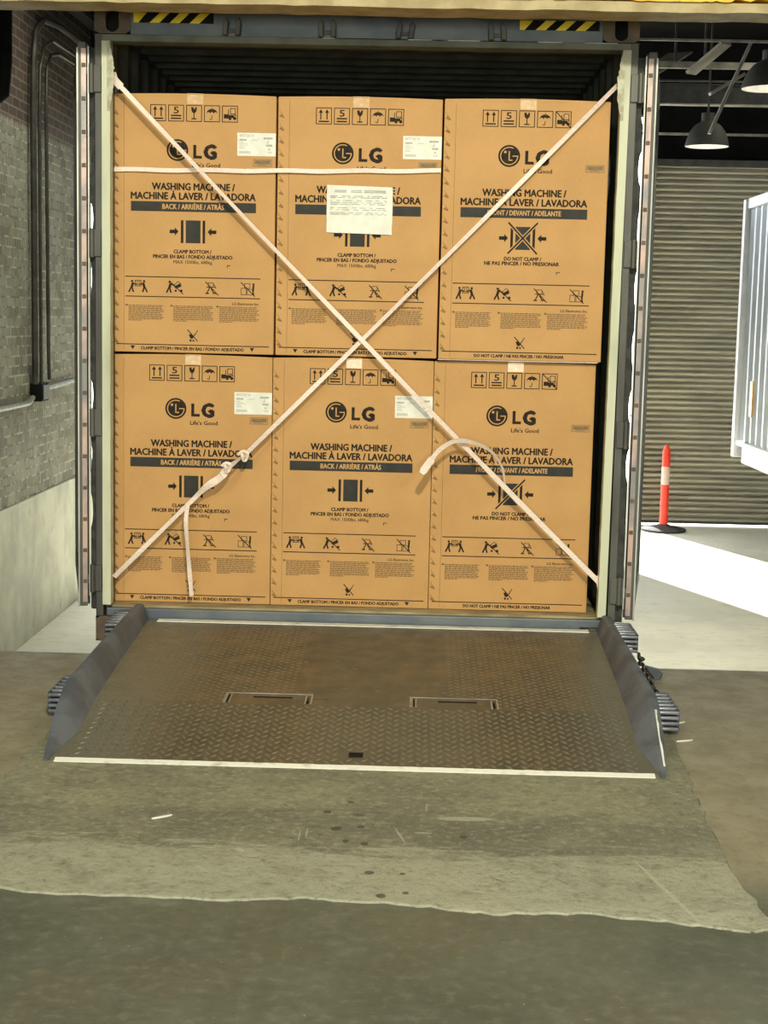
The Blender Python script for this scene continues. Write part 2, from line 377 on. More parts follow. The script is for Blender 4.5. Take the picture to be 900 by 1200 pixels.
# apron patch, irregular outline, thin casting over the dock slab
def apron_mesh():
    out = []
    def seg(a, c, n, j):
        for i in range(n):
            t = i/n; out.append((a[0]+(c[0]-a[0])*t+random.uniform(-j, j), a[1]+(c[1]-a[1])*t+random.uniform(-j, j)))
    seg((-1.09, -.31), (-1.06, -1.4), 6, .006); seg((-1.06, -1.4), (-1.08, -3.02), 26, .012)
    fr = [(-1.08, -3.02), (-.7, -3.12), (-.2, -3.13), (.0, -3.10), (.25, -3.12), (.5, -3.17), (.75, -3.15), (1.0, -3.2), (1.14, -3.24), (1.22, -3.22)]
    for a, c in zip(fr, fr[1:]): seg(a, c, 9, .007)
    seg((1.22, -3.22), (1.20, -2.7), 10, .012); seg((1.20, -2.7), (1.25, -1.5), 20, .012); seg((1.25, -1.5), (1.25, -.31), 6, .006)
    b = MB(); n = len(out); cx = sum(p[0] for p in out)/n; cy = sum(p[1] for p in out)/n
    top = [(cx+(x-cx)*.994, cy+(y-cy)*.994, .006) for x, y in out]; bot = [(x, y, .0004) for x, y in out]
    b.add(top+bot, [list(range(n))]+[(i, n+i, n+(i+1) % n, (i+1) % n) for i in range(n)])
    return b
struct(apron_mesh().build('floor.001', M['apron']))
# yard floor
b = MB(); b.box(-60, 60, -.28, 90, -1.5, -1.2); struct(b.build('floor.002', M['pit']))
# left wall: concrete base and brick
b = MB(); b.box(-3.3, -2.93, -.28, 7.9, -1.2, -.015); struct(b.build('wall_left', M['concwall'], bevel=.006))
b = MB(); b.box(-3.3, -2.95, -.28, 7.9, -.015, 5.3); struct(b.build('wall_left.001', M['brick']))
# roofs
b = MB(); b.box(-8, 9, -14, -.5, 5.2, 5.35); struct(b.build('ceiling', M['dockwall']))
b = MB(); b.box(-3.3, 12, -.25, 13.9, 5.3, 5.45); struct(b.build('ceiling.001', M['darkroof']))
b = MB(); b.box(-8, 9, -.5, -.25, 3.05, 5.45); struct(b.build('wall_front', M['dockwall']))
b = MB(); b.box(-8.2, -8, -14, -.5, 0, 5.3); b.build('wall_left.002', M['dockwall'])['kind'] = 'structure'
b = MB(); b.box(9, 9.2, -14, -.5, 0, 5.3); struct(b.build('wall_right', M['dockwall']))
b = MB(); b.box(-8.2, 9.2, -14.2, -14, 0, 5.3); struct(b.build('wall_back.001', M['dockwall']))
# dock opening side piers
for i, (x0, x1) in enumerate(((-8, -3.3), (6.9, 9))):
    b = MB(); b.box(x0, x1, -.5, -.25, 0, 3.05); struct(b.build('wall_front.%03d' % (i+1), M['dockwall']))
# far wall with openings at x -1.5..: [1.05,3.2] open ; shutter 3.25..9
b = MB()
b.box(-1.5, 1.05, 13.7, 13.95, -1.2, 5.3); b.box(1.05, 3.27, 13.7, 13.95, 4.3, 5.3)
b.box(3.27, 12, 13.7, 13.95, 3.55, 5.3); b.box(8.2, 12, 13.7, 13.95, -1.2, 3.55)
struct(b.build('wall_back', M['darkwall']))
b = MB(); b.box(-9, -1.5, 8.0, 8.25, 3.25, 5.45); struct(b.build('sky_blocker', M['darkwall']))  # dark fascia added to block the bright sky past the wall end
b = MB(); b.box(11.8, 12, -.25, 13.9, -1.2, 5.3); struct(b.build('wall_right.001', M['dockwall']))

# yellow beam across dock opening
def beam():
    t = empty('header_beam', (.1, -.40, 2.806))
    setp(t, 'chipped yellow steel beam across the top of the dock opening', 'beam')
    b = MB(); b.box(-7.9, 7.9, .0, .03, .05, .28); b.build('web', M['beamyellow'], t)
    b = MB()
    xs = [-7.9+i*.08 for i in range(198)]
    lo = [(x, -.085, .0+random.uniform(-.003, .003)+.012) for x in xs]
    k = len(xs)
    vs = lo+[(x, .11, z) for x, _, z in lo]+[(x, -.085, .052) for x in xs]+[(x, .11, .052) for x in xs]
    fs = []
    for i in range(k-1):
        fs += [(i, i+1, k+i+1, k+i), (2*k+i, 3*k+i, 3*k+i+1, 2*k+i+1), (i, 2*k+i, 2*k+i+1, i+1), (k+i, k+i+1, 3*k+i+1, 3*k+i)]
    b.add(vs, fs); b.build('lower_flange', M['beamunder'], t)
    # painted face strip, its lower edge ragged where the paint has broken away
    b = MB(); xs = [-2.4+i*.02 for i in range(250)]; k = len(xs)
    lo = [.052+max(0, .010*math.sin(x*9)+random.uniform(-.004, .010)) for x in xs]
    vs = [(x, -.10, z) for x, z in zip(xs, lo)]+[(x, -.10, .26) for x in xs]+[(x, -.004, z) for x, z in zip(xs, lo)]+[(x, -.004, .26) for x in xs]
    fs = []
    for i in range(k-1): fs += [(i, i+1, k+i+1, k+i), (2*k+i, 3*k+i, 3*k+i+1, 2*k+i+1), (i, 2*k+i, 2*k+i+1, i+1), (k+i, k+i+1, 3*k+i+1, 3*k+i)]
    b.add(vs, fs); b.build('painted_face', M['beamyellow'], t)
    t.rotation_euler = (0, .0, 0)
beam()

# roller shutter
def shutter():
    b = MB(); z = -1.14; pitch = .0765; prof = []
    while z < 3.62:
        for k in range(6):
            a = k/5*PI; prof.append((-.024*math.sin(a), z+.052*k/5))
        prof.append((.085, z+.052)); prof.append((.085, z+.0755)); z += pitch
    n = len(prof)
    for x0, x1 in ((3.30, 8.15),):
        vs = [(x0, y, q) for y, q in prof]+[(x1, y, q) for y, q in prof]+[(x0, .10, prof[0][1]), (x1, .10, prof[0][1]), (x0, .10, prof[-1][1]), (x1, .10, prof[-1][1])]
        fs = [(i, i+1, n+i+1, n+i) for i in range(n-1)]+[(2*n, 2*n+1, 2*n+3, 2*n+2)]
        b.add(vs, fs)
    t = empty('door_1', (0, 13.58, 0)); struct(t, 'wide grey ribbed roller shutter closing the far bay')
    b.build('shutter_curtain', M['shutter'], t, smooth=False)
    g = MB(); g.box(3.24, 3.31, -.06, .06, -1.2, 3.7); g.box(8.14, 8.24, -.06, .06, -1.2, 3.7); g.build('guide_rail', M['darksteel'], t)
    g = MB(); g.box(3.3, 8.15, -.02, .02, -1.165, -1.13); g.build('bottom_bar', M['darksteel'], t)
    g = MB(); g.box(3.24, 8.24, -.16, .06, 3.62, 3.70); g.build('lintel', M['darksteel'], t)
shutter()

# ceiling steelwork on the right
def roofsteel():
    def one(name, a, c, w, h, m, label, cat, group=None):
        b = MB(); mid = (Vector(a)+Vector(c))/2
        b.bar(Vector(a)-mid, Vector(c)-mid, w, h); o = b.build(name, M[m]); o.location = mid
        setp(o, label, cat, group); return o
    one('roof_pipe', (-2.9, 9, 4.44), (11.7, 9, 4.40), .025, .025, 'beam', 'thin pale pipe spanning under the dark roof, just below the yellow beam', 'pipe')
    one('roof_purlin', (-2.9, 10, 4.34), (11.7, 10, 4.34), .05, .07, 'beam', 'dusty pale purlin under the dark roof, third crossbar from the top', 'purlin')
    one('roof_rod', (-2.9, 11, 4.33), (11.7, 11, 4.33), .02, .02, 'darksteel', 'thin dark rod across the roof between the purlin and the girder', 'rod')
    one('roof_pipe', (-2.9, 13.2, 3.98), (11.7, 13.2, 4.02), .03, .03, 'beam', 'thin pipe spanning just behind the hanging dome lamp', 'pipe')
    one('ceiling_brace', (3.34, 9, 4.40), (3.06, 9.4, 4.16), .14, .03, 'beam', 'short pale slanting brace high above the shutter, left of the long one', 'brace')
    one('ceiling_brace', (3.60, 9.05, 4.42), (3.22, 9.05, 3.50), .07, .03, 'beam', 'long thin pale diagonal brace crossing the girder beside the lamp', 'brace')
    one('ceiling_brace', (3.62, 9.4, 4.16), (3.27, 9.4, 3.95), .12, .03, 'beam', 'short pale strut crossing the long diagonal brace', 'brace')
    one('roof_panel', (3.5, 12.8, 4.95), (2.8, 11.6, 4.42), .32, .02, 'beam', 'slanting pale board leaning among the roof pipes', 'panel')
    t = empty('roof_girder', (4.4, 12, 4.32)); setp(t, 'deep dark girder spanning the bay above the roller shutter', 'girder')
    b = MB(); b.box(-7.3, 7.3, -.006, .006, -.11, .11); b.build('web', M['darksteel'], t)
    b = MB(); b.box(-7.3, 7.3, -.07, .07, -.125, -.11); b.build('bottom_flange', M['beam'], t)  # lit lower edge is put into the colour by the paler material
    b = MB(); b.box(-7.3, 7.3, -.07, .07, .11, .125); b.build('top_flange', M['darksteel'], t)
    for x in (3.05, 3.38):
        b = MB(); b.box(-.012, .012, -.012, .012, 0, .9); o = b.build('hanger_rod', M['darksteel']); o.location = (x, 10.4, 4.39)
        setp(o, 'thin dark hanger rod dropping from the roof %s' % ('near the right container door' if x < 3.2 else 'above the dome lamp'), 'rod')
roofsteel()
def lamp(name, loc, r, label, power):
    t = empty(name, loc); setp(t, label, 'lamp', None)
    prof = [(r, 0), (r*.99, .02), (r*.93, .08), (r*.80, .16), (r*.60, .225), (r*.38, .26), (r*.3, .27), (r*.3, .36), (0.001, .37)]
    b = MB(); b.lathe(prof); b.build('lamp_shade', M['lampshade'], t, smooth=True)
    b = MB(); b.lathe([(r*.97, .004), (r*.9, .075), (r*.77, .15), (r*.57, .215), (0.001, .25)]); b.build('inner_shade', M['lampin'], t, smooth=True)
    b = MB(); b.tube([(0, 0, .36), (0, 0, 5.3-loc[2])], .012); b.build('stem', M['darksteel'], t)
    b = MB(); b.lathe([(.001, .03), (.04, .045), (.055, .09), (.04, .14), (.02, .17), (.001, .17)]); b.build('bulb', M['lampin'], t, smooth=True)
    l = bpy.data.lights.new('bulb_light', 'POINT'); l.energy = power; l.shadow_soft_size = .06; l.color = (1, .9, .72)
    o = bpy.data.objects.new('bulb_light', l); COL.objects.link(o); o.location = (0, 0, -.03); o.parent = t
lamp('pendant_lamp', (3.375, 10, 3.475), .24, 'dark dome pendant lamp hanging in front of the shutter top', 2)
lamp('pendant_lamp', (3.58, 8, 3.80), .27, 'dome pendant lamp cut by the right frame edge, higher than the other', 2)

# conduits on the left wall
def conduits():
    def sweep(pts, r, name, m, label, cat):
        b = MB(); b.tube(pts, r, 8); o = b.build(name, M[m], smooth=True); setp(o, label, cat); return o
    X = -2.90
    sweep([(X, 5.50, .93), (X, 5.50, 3.1), (X, 5.52, 3.55), (X, 5.60, 3.78), (X, 5.85, 3.92), (X, 6.4, 3.97), (X, 8.1, 4.0)], .028, 'wall_conduit', 'conduit', 'thick dark conduit running down the brick wall into the box, left one', 'conduit')
    sweep([(X+.02, 5.62, .93), (X+.02, 5.62, 3.1), (X+.02, 5.66, 3.5), (X+.02, 5.8, 3.7), (X+.02, 6.1, 3.80), (X+.02, 8.1, 3.84)], .015, 'wall_conduit', 'conduit', 'thin dark conduit between the thick one and the right-hand cable', 'conduit')
    sweep([(X, 5.98, .95), (X, 5.96, 1.2), (X, 5.93, 3.2), (X, 5.97, 3.55), (X, 6.1, 3.68), (X, 6.4, 3.74), (X, 8.1, 3.78)], .016, 'wall_cable', 'conduit', 'thin dark cable hanging down the brick, right of the conduits', 'cable')
    sweep([(X-.02, 4.2, .78), (X-.02, 5.35, .78), (X-.02, 5.5, .82)], .022, 'wall_pipe', 'greyconduit', 'pale grey pipe along the brick, left of the junction box', 'pipe')
    sweep([(X-.02, 5.78, .86), (X-.02, 6.2, .88), (X-.02, 7.1, .90)], .018, 'wall_pipe', 'greyconduit', 'pale grey pipe along the brick, right of the junction box', 'pipe')
    t = empty('junction_box', (-2.95, 5.64, .86)); setp(t, 'small black junction box at the foot of the wall conduits', 'junction box')
    b = MB(); b.box(0, .10, -.12, .12, -.075, .075); b.build('box_body', M['black'], t, bevel=.008)
    b = MB(); b.box(.10, .112, -.105, .105, -.06, .06); b.build('cover', M['conduit'], t, bevel=.004)
    # dark hanging cable bundle at the left frame edge
    b = MB(); b.tube([(-2.62, 3.5, 5.2), (-2.60, 3.5, 4.2), (-2.575, 3.5, 3.6), (-2.585, 3.5, 3.2), (-2.60, 3.5, 2.99), (-2.66, 3.5, 2.93), (-2.73, 3.5, 3.0), (-2.76, 3.5, 3.6), (-2.78, 3.5, 5.2)], [.03, .035, .05, .055, .05, .04, .04, .035, .03], 10)
    o = b.build('cable_loop', M['black'], smooth=True); setp(o, 'thick black cable loop hanging at the top left frame edge', 'cable')
    b = MB(); b.bar((-2.80, 4.6, 4.14), (-2.80, 7.8, 4.18), .12, .06); b.bar((-2.80, 5.2, 4.34), (-2.80, 7.8, 4.38), .1, .06); b.bar((-2.80, 5.4, 4.14), (-2.80, 5.4, 4.36), .03, .03); b.bar((-2.80, 7.4, 4.16), (-2.80, 7.4, 4.38), .03, .03)
    o = b.build('cable_tray', M['black']); setp(o, 'black cable tray high on the brick wall near the container corner', 'cable tray')
conduits()

# bollard
def bollard():
    t = empty('bollard', (3.60, 13.05, -1.2)); setp(t, 'red flexible bollard with a pale band standing before the shutter', 'bollard')
    b = MB(); b.lathe([(.30, 0), (.30, .03), (.22, .05), (.10, .07), (.07, .09), (.001, .09)], seg=28); b.build('base', M['rubber'], t, smooth=True)
    b = MB(); b.lathe([(.058, .09), (.055, .62)], seg=20); b.lathe([(.055, .86), (.053, 1.07), (.035, 1.11), (.02, 1.15), (.001, 1.16)], seg=20); b.build('post', M['red'], t, smooth=True)
    b = MB(); b.lathe([(.055, .62), (.057, .63), (.057, .85), (.055, .86)], seg=20); b.build('reflective_band', M['reflect'], t, smooth=True)
bollard()
# ------------------------------------------------------------------ ramp
RZ = [(-.02, .112), (-1.37, .075), (-1.95, .010)]
CX = .082
def rampz(y):
    for (a, za), (c, zc) in zip(RZ, RZ[1:]):
        if y >= c: return za+(zc-za)*(a-y)/(a-c)
    return RZ[-1][1]
def ramp():
    t = empty('loading_ramp', (CX, -1, 0)); setp(t, 'steel tread-plate dock ramp with raised sides leading into the container', 'ramp')
    Y0 = 1.0  # parts are built in ramp-local coordinates: y offset
    def L(y): return y+Y0
    hw = 1.055
    b = MB()
    prof = [(-.02, .112), (-1.37, .075), (-1.935, .0115)]
    low = [(-1.935, .008), (-1.37, .058), (-.02, .09)]
    poly = [(-hw, L(y), z) for y, z in prof+low]
    b.prism(poly, (2*hw, 0, 0))
    # tread lozenges
    cell_x, cell_y = .0262, .047
    nx = int(2*1.0/cell_x); 
    y = -1.905; r = 0
    while y < -.12:
        slope = (RZ[0][1]-RZ[1][1])/1.35 if y > -1.37 else (RZ[1][1]-RZ[2][1])/.58
        for i in range(nx):
            x = -1.0+(i+.5)*cell_x
            yy = y+(cell_y*.5 if i % 2 else 0)
            X = x+CX
            front = yy < -1.375
            if yy > -1.385 and yy < -1.355: continue
            h = .0042 if front else .0012
            if not front and abs(X-.12) < .30: 
                if random.random() < .97: continue
            if not front: h *= max(.35, 1-(yy+1.37)/1.4)
            if front and abs(X) < .22: h *= .55
            if (-.44 < X < -.10 or .27 < X < .605) and -1.375 < yy < -1.22: continue
            if abs(X-.082) < .045 and abs(yy+1.835) < .035: continue
            if abs(x) > .95: h *= .6
            a = (1 if i % 2 else -1)*math.radians(48)
            ca, sa = math.cos(a), math.sin(a); l, wd = .0185, .0070
            z = rampz(yy)
            def P(u, v, hh):
                px = u*ca-v*sa; py = u*sa+v*ca
                return (x+px, L(yy+py), z+slope*py+hh)
            vs = [P(-l, 0, 0), P(0, -wd, 0), P(l, 0, 0), P(0, wd, 0), P(-l*.5, -wd*.28, h), P(l*.5, -wd*.28, h), P(l*.5, wd*.28, h), P(-l*.5, wd*.28, h)]
            b.add(vs, [(0, 1, 5, 4), (1, 2, 5), (2, 3, 6), (2, 6, 5), (3, 0, 7), (3, 7, 6), (0, 4, 7), (4, 5, 6, 7)], 1)
        y += cell_y
    o = b.build('deck_plate', [M['ramp'], M['tread']], t, recalc=False)
    # front bright lip
    b = MB(); n = 60
    for i in range(n):
        x0 = -1.03+2.06*i/n; x1 = -1.03+2.06*(i+1)/n
        d = random.uniform(0, .004)
        b.add([(x0, L(-1.955), .008), (x1, L(-1.955), .008), (x1, L(-1.93)+d, .0145), (x0, L(-1.93)+d, .0145), (x0, L(-1.956), .0), (x1, L(-1.956), .0)], [(0, 1, 2, 3), (4, 5, 1, 0)])
    b.build('front_lip', M['white'], t, recalc=False)
    b = MB(); b.box(-1.0, 1.01, L(-.075), L(-.02), .1125, .1165); b.build('rear_lip', M['white'], t)
    # side curbs
    for sgn in (-1, 1):
        b = MB(); st = []
        data = [(-.02, 1.05, 1.085, 0.075), (-.3, 1.043, 1.085, .080), (-.9, 1.028, 1.087, .085), (-1.40, 1.01, 1.088, .088), (-1.46, 1.008, 1.088, .083), (-1.70, 1.005, 1.072, .045), (-1.955, 1.050, 1.058, .003)]
        for (y, foot, top, h) in data:
            z = rampz(y)
            th = .024 if h > .01 else .008
            sec = [(foot, z+.0005), (top-.012, z+h*.93), (top, z+h), (top+th, z+h*.95), (top+th*.9, z+h*.8), (foot+th*1.6, max(.001, z-.03))]
            st.append([(sgn*x, L(y), zz) for x, zz in sec])
        for s_ in st: b.v += s_
        m = 6
        for i in range(len(st)-1):
            for j in range(m):
                b.f.append([i*m+j, i*m+(j+1) % m, (i+1)*m+(j+1) % m, (i+1)*m+j]); b.mi.append(0)
        b.f.append(list(range(m))); b.mi.append(0); b.f.append([(len(st)-1)*m+j for j in range(m)]); b.mi.append(0)
        c = b.build('side_curb', M['curb'], t, smooth=True)
        if sgn > 0:
            b = MB(); pm = []
            for i in range(12):
                y0 = -1.52-.034*i; f = (y0+1.46)/(-.24) if y0 > -1.70 else None
                if f is not None: xx = 1.088-.016*f; hh = .083-.038*f
                else: f = (y0+1.70)/(-.255); xx = 1.072-.014*f; hh = .045-.042*f
                pm.append((xx+.004, L(y0), rampz(y0)+hh+.0015, random.uniform(.004, .009)))
            vs = [(x, y, z) for x, y, z, w_ in pm]+[(x+w_, y, z) for x, y, z, w_ in pm]; n = len(pm)
            b.add(vs, [(i, i+1, n+i+1, n+i) for i in range(n-1)])
            b.build('paint_mark', M['white'], c, recalc=False)
    # grip brackets: channel with curved rungs across its top and its open end
    for sgn, y0 in ((-1, -1.37), (1, -1.39), (-1, -.33), (1, -.30)):
        zt = .098 if y0 < -1 else .155; zb = zt-.082; e = .012 if sgn > 0 else .0
        def Q(a, c, y_a, y_b, za, zc, bb): bb.box(min(sgn*a, sgn*c), max(sgn*a, sgn*c), L(y_a), L(y_b), za, zc)
        b = MB(); Q(1.182+e, 1.192+e, y0, y0+.27, zb, zt, b); Q(1.075, 1.083, y0, y0+.27, zb, zt-.002, b); Q(1.083, 1.182+e, y0+.255, y0+.27, zb, zt, b); Q(1.083, 1.182+e, y0+.10, y0+.255, zb, zb+.006, b)
        br = b.build('grip_bracket', M['cage'], t)
        rungs = [(y0+.004, zb+.008+.021*k) for k in range(4)]+[(y0+.035+.052*k, zt-.004) for k in range(5)]
        for (yy, zz) in rungs:
            b = MB(); b.tube([(sgn*(1.08+(.108+e)*q/6), L(yy-.010*math.sin(PI*q/6)), zz+.003*math.sin(PI*q/6)) for q in range(7)], .0078, 8)
            b.build('bracket_rung', M['rungs'], br, smooth=True)
    # flush pull handles let into the plate
    for x0, x1 in ((-.445, -.105), (.268, .608)):
        z1 = rampz(-1.23)+.001; b = MB(); 
        xa, xb = x0-CX, x1-CX
        for (a0, a1, c0, c1) in ((xa, xb, -1.236, -1.228), (xa, xa+.012, -1.36, -1.236), (xa+.022, xa+.028, -1.36, -1.25), (xb-.028, xb-.022, -1.36, -1.25), (xb-.006, xb, -1.36, -1.236)):
            zz0 = rampz(c1)+.0008; zz1 = rampz(c0)+.0008
            b.add([(a0, L(c0), zz1), (a1, L(c0), zz1), (a1, L(c1), zz0), (a0, L(c1), zz0), (a0, L(c0), zz1+.0018), (a1, L(c0), zz1+.0018), (a1, L(c1), zz0+.0018), (a0, L(c1), zz0+.0018)],
                  [(4, 5, 6, 7), (0, 1, 5, 4), (2, 3, 7, 6), (0, 4, 7, 3), (1, 2, 6, 5)])
        h = b.build('flush_handle', M['silver'], t)
        xm = (xa+xb)/2
        for (a0, a1, c0, c1) in ((xm-.06, xm+.09, -1.285, -1.273), (xb-.022, xb-.012, -1.355, -1.275), (xa+.014, xa+.020, -1.355, -1.25)):
            b = MB(); b.box(a0, a1, L(c0), L(c1), rampz((c0+c1)/2)-.002, rampz((c0+c1)/2)+.0016); b.build('slot', M['black'], h)
    b = MB(); z = rampz(-1.835); b.box(-.022, .028, L(-1.856), L(-1.812), z-.002, z+.003); b.build('drain_hole', M['black'], t, bevel=.002)
    b = MB(); b.box(-.165-.04, -.165+.04, L(-1.31), L(-1.285), rampz(-1.29)-.001, rampz(-1.29)+.0012); b.build('oil_mark', M['rust'], t)
ramp()
def chain():
    a = Vector((1.292, -.30, .060)); c = Vector((1.282, -.97, .03)); n = 21
    t = empty('chain', (1.255, -.62, 0)); setp(t, 'dark steel chain lying along the right side curb of the ramp', 'chain')
    for i in range(n):
        p = a.lerp(c, i/(n-1))+Vector((.006*math.sin(i*1.7), 0, -.02*math.sin(PI*i/(n-1)))); p.z = max(p.z, .02)
        d = (c-a).normalized(); side = Vector((1, 0, 0)) if i % 2 else Vector((0, 0, 1)); side = (side-d*side.dot(d)).normalized()
        pts = []
        for k in range(12):
            an = 2*PI*k/12; pts.append(p-Vector((1.255, -.62, 0))+d*.022*math.cos(an)+side*.013*math.sin(an))
        b = MB(); b.tube(pts, .005, 6, closed=True); b.build('chain_link', M['chain'], t, smooth=True)
    b = MB(); b.prism([(1.32, -.26, .001), (1.34, -.29, .001), (1.375, -.33, .001), (1.38, -.42, .001), (1.355, -.50, .001), (1.33, -.50, .001)], (0, 0, .012))
    o = b.build('ramp_bracket', M['curb']); setp(o, 'small grey steel plate lying beside the chain at the dock edge', 'bracket')
chain()

# ------------------------------------------------------------------ container
def casting(b, x, y, z, sx):
    pass
def container():
    t = empty('shipping_container', (0, 0, 0)); setp(t, 'dark blue-grey shipping container with open doors, backed up to the dock', 'shipping container')
    H = 2.896; W = 1.219; Lc = 12.19
    # corner castings with oval hole
    def casting(x0, x1, y0, y1, z0, z1, face=-1):
        b = MB(); cx = (x0+x1)/2; cz = (z0+z1)/2; n = 24; th = .012
        # front face with hole
        outer = []; inner = []; back = []
        for k in range(n):
            a = 2*PI*k/n; ca, sa = math.cos(a), math.sin(a)
            s = 1/max(abs(ca)/((x1-x0)/2), abs(sa)/((z1-z0)/2)); outer.append((cx+ca*s, y0, cz+sa*s))
            # stadium hole
            hx, hz, rr = 0, .022, .030
            px = rr*ca; pz = rr*1.0*sa+(hz if sa > 0 else -hz)
            inner.append((cx+px, y0, cz+pz)); back.append((cx+px, y0+.05, cz+pz))
        vs = outer+inner+back
        fs = [(k, (k+1) % n, n+(k+1) % n, n+k) for k in range(n)]+[(n+k, n+(k+1) % n, 2*n+(k+1) % n, 2*n+k) for k in range(n)]
        b.add(vs, fs); b.add(back, [list(range(n))], 1)
        k0 = len(b.v)
        vs = [(x, y, z) for z in (z0, z1) for y in (y0, y1) for x in (x0, x1)]
        b.add(vs, [(0, 2, 3, 1), (4, 5, 7, 6), (2, 6, 7, 3), (0, 4, 6, 2), (1, 3, 7, 5)])
        return b.build('corner_casting', [M['rust'], M['black']], t, recalc=True)
    for sx in (-1, 1):
        xa, xb = (sx*W, sx*(W-.162)) if sx < 0 else (sx*(W-.162), sx*W)
        for z0, z1 in ((H-.118, H), (.0, .118)):
            casting(xa, xb, -.004, .174, z0, z1)
            b = MB(); b.box(xa, xb, Lc-.178, Lc, z0, z1); b.build('corner_casting', M['rust'], t, bevel=.006)
    # rear corner posts
    for sx in (-1, 1):
        b = MB(); xo = sx*W; xi = sx*(W-.035)
        b.box(min(xo, xi), max(xo, xi), .0, .16, .118, H-.118)
        xi2 = sx*(W-.07)
        b.box(min(xi, xi2), max(xi, xi2), .05, .11, .118, H-.118)
        b.build('corner_post', M['post'], t, bevel=.003)
        b = MB(); z = .17; n = 60; a0, a1 = sx*(W-.034), sx*(W-.072)
        pts = []
        for i in range(n+1):
            zz = .175+(2.745-.175)*i/n; j = random.uniform(-.001, .001)
            lean = 0 if sx < 0 else -.012*(1-i/n)
            wd = (.012 if i/n > .9 else 0)
            pts.append((a0+lean, a1+lean+j, zz))
        vs = [(p[0], -.012, p[2]) for p in pts]+[(p[1], -.012, p[2]) for p in pts]+[(p[0], .05, p[2]) for p in pts]+[(p[1], .05, p[2]) for p in pts]
        k = n+1; fs = []
        for i in range(n): fs += [(i, i+1, k+i+1, k+i), (k+i, k+i+1, 3*k+i+1, 3*k+i), (i, 2*k+i, 2*k+i+1, i+1), (2*k+i, 3*k+i, 3*k+i+1, 2*k+i+1)]
        fs += [(0, k, 3*k, 2*k), (n, 2*k+n, 3*k+n, k+n)]
        b.add(vs, fs); b.build('door_gasket_flange', M['flange'], t)
        # peeling paint flakes near the top
        b = MB(); ni = 26; base = sx*(W-.070); rg = []
        for i in range(ni+1):
            zz = 2.44+.30*i/ni; amp = .018*math.sin(PI*i/ni)+random.uniform(0, .009)*math.sin(PI*i/ni)
            rg.append((base-sx*amp, zz))
        k = ni+1
        vs = [(base+sx*.01, -.016, z) for _, z in rg]+[(x, -.02, z) for x, z in rg]+[(base+sx*.01, -.011, z) for _, z in rg]+[(x, -.013, z) for x, z in rg]
        fs = []
        for i in range(ni): fs += [(i, i+1, k+i+1, k+i), (2*k+i, 3*k+i, 3*k+i+1, 2*k+i+1), (k+i, k+i+1, 3*k+i+1, 3*k+i)]
        b.add(vs, fs); b.build('paint_flake', M['flake'], t)
    # header
    b = MB(); b.box(-(W-.16), W-.16, .0, .12, 2.775, H-.01); hd = b.build('door_header', M['navy'], t, bevel=.004)
    b = MB(); b.box(-(W-.035), W-.035, -.006, .10, 2.745, 2.775); b.build('header_lip', M['inner'], t, bevel=.003)
    b = MB()
    for i in range(18):
        x = random.uniform(-.2, 1.0); l = random.uniform(.05, .25); b.box(x, x+l, -.0075, -.006, 2.772, 2.775)
    b.build('worn_edge', M['silver'], t)
    for k, (x, tilt) in enumerate(((-.60, .1), (-.172, 0), (.172, .15), (.587, -.1))):
        b = MB()
        for s in (-1, 1):
            b.prism([(x+s*.028-.011, -.004, 2.775), (x+s*.028+.011, -.004, 2.775), (x+s*.028+.011+tilt*.05, -.004, 2.83), (x+s*.028+tilt*.05, -.004, 2.85), (x+s*.028-.011+tilt*.05, -.004, 2.83)], (0, -.045, 0))
        b.box(x-.04, x+.04, -.018, -.0, 2.79, 2.805)
        b.build('lock_keeper', M['post'], t, bevel=.003)
    for x0, x1, z0, z1 in ((-1.043, -.683, 2.828, 2.872), (.685, 1.04, 2.826, 2.868)):
        b = MB(); b.box(x0, x1, -.0012, .0, z0, z1); stk = b.build('hazard_sticker', M['black'], t)
        b = MB(); n = 4; w = (x1-x0)/n; zp = z1-z0
        for i in range(n):
            a = x0+w*i
            if i == 0: poly = [(x0, z0+.0), (x0, z1), (x0+.06, z1), (x0+.022, z0)]
            else: poly = [(a-.018, z0), (a+.026, z0), (a+.072, z1), (a+.028, z1)]
            b.prism([(px, -.0012, pz) for px, pz in poly], (0, -.0008, 0))
        b.build('yellow_stripe', M['yellow'], stk)
    # sill + floor
    b = MB(); b.box(-(W-.16), W-.16, .0, .10, .02, .158); b.box(-(W-.05), -(W-.17), .0, .1, .12, .158); b.box(W-.17, W-.05, .0, .1, .12, .158); b.build('door_sill', M['navy'], t, bevel=.005)
    b = MB(); b.box(-W+.07, W-.07, .03, Lc-.05, .14, .168); b.build('container_floor', M['wood'], t)
    # side walls, roof, end wall
    for sx in (-1, 1):
        b = MB(); corrugate(b, (sx*W, .16, 0), (0, 1, 0), Lc-.3, (-sx, 0, 0), .036, .278, .16, 2.84); b.build('side_wall', M['inner'], t)
        b = MB(); b.box(min(sx*W, sx*(W-.06)), max(sx*W, sx*(W-.06)), .16, Lc, 2.84, H-.02); b.build('top_rail', M['navy'], t)
        b = MB(); b.box(min(sx*W, sx*(W-.05)), max(sx*W, sx*(W-.05)), .16, Lc, .01, .16); b.build('bottom_rail', M['navy'], t)
    b = MB(); corrugate(b, (-(W-.06), .12, 2.86), (0, 1, 0), Lc-.3, (0, 0, -1), .025, .209, 0, 2*(W-.06), vert=Vector((1, 0, 0))); b.build('roof', M['inner'], t)
    b = MB(); corrugate(b, (-W+.06, Lc-.05, 0), (1, 0, 0), 2*W-.12, (0, -1, 0), .045, .25, .16, 2.84); b.build('end_wall', M['inner'], t)
    b = MB()
    for i in range(30): b.box(-W+.05, W-.05, .6+i*.39, .66+i*.39, .02, .14)
    b.build('cross_member', M['chassis'], t)
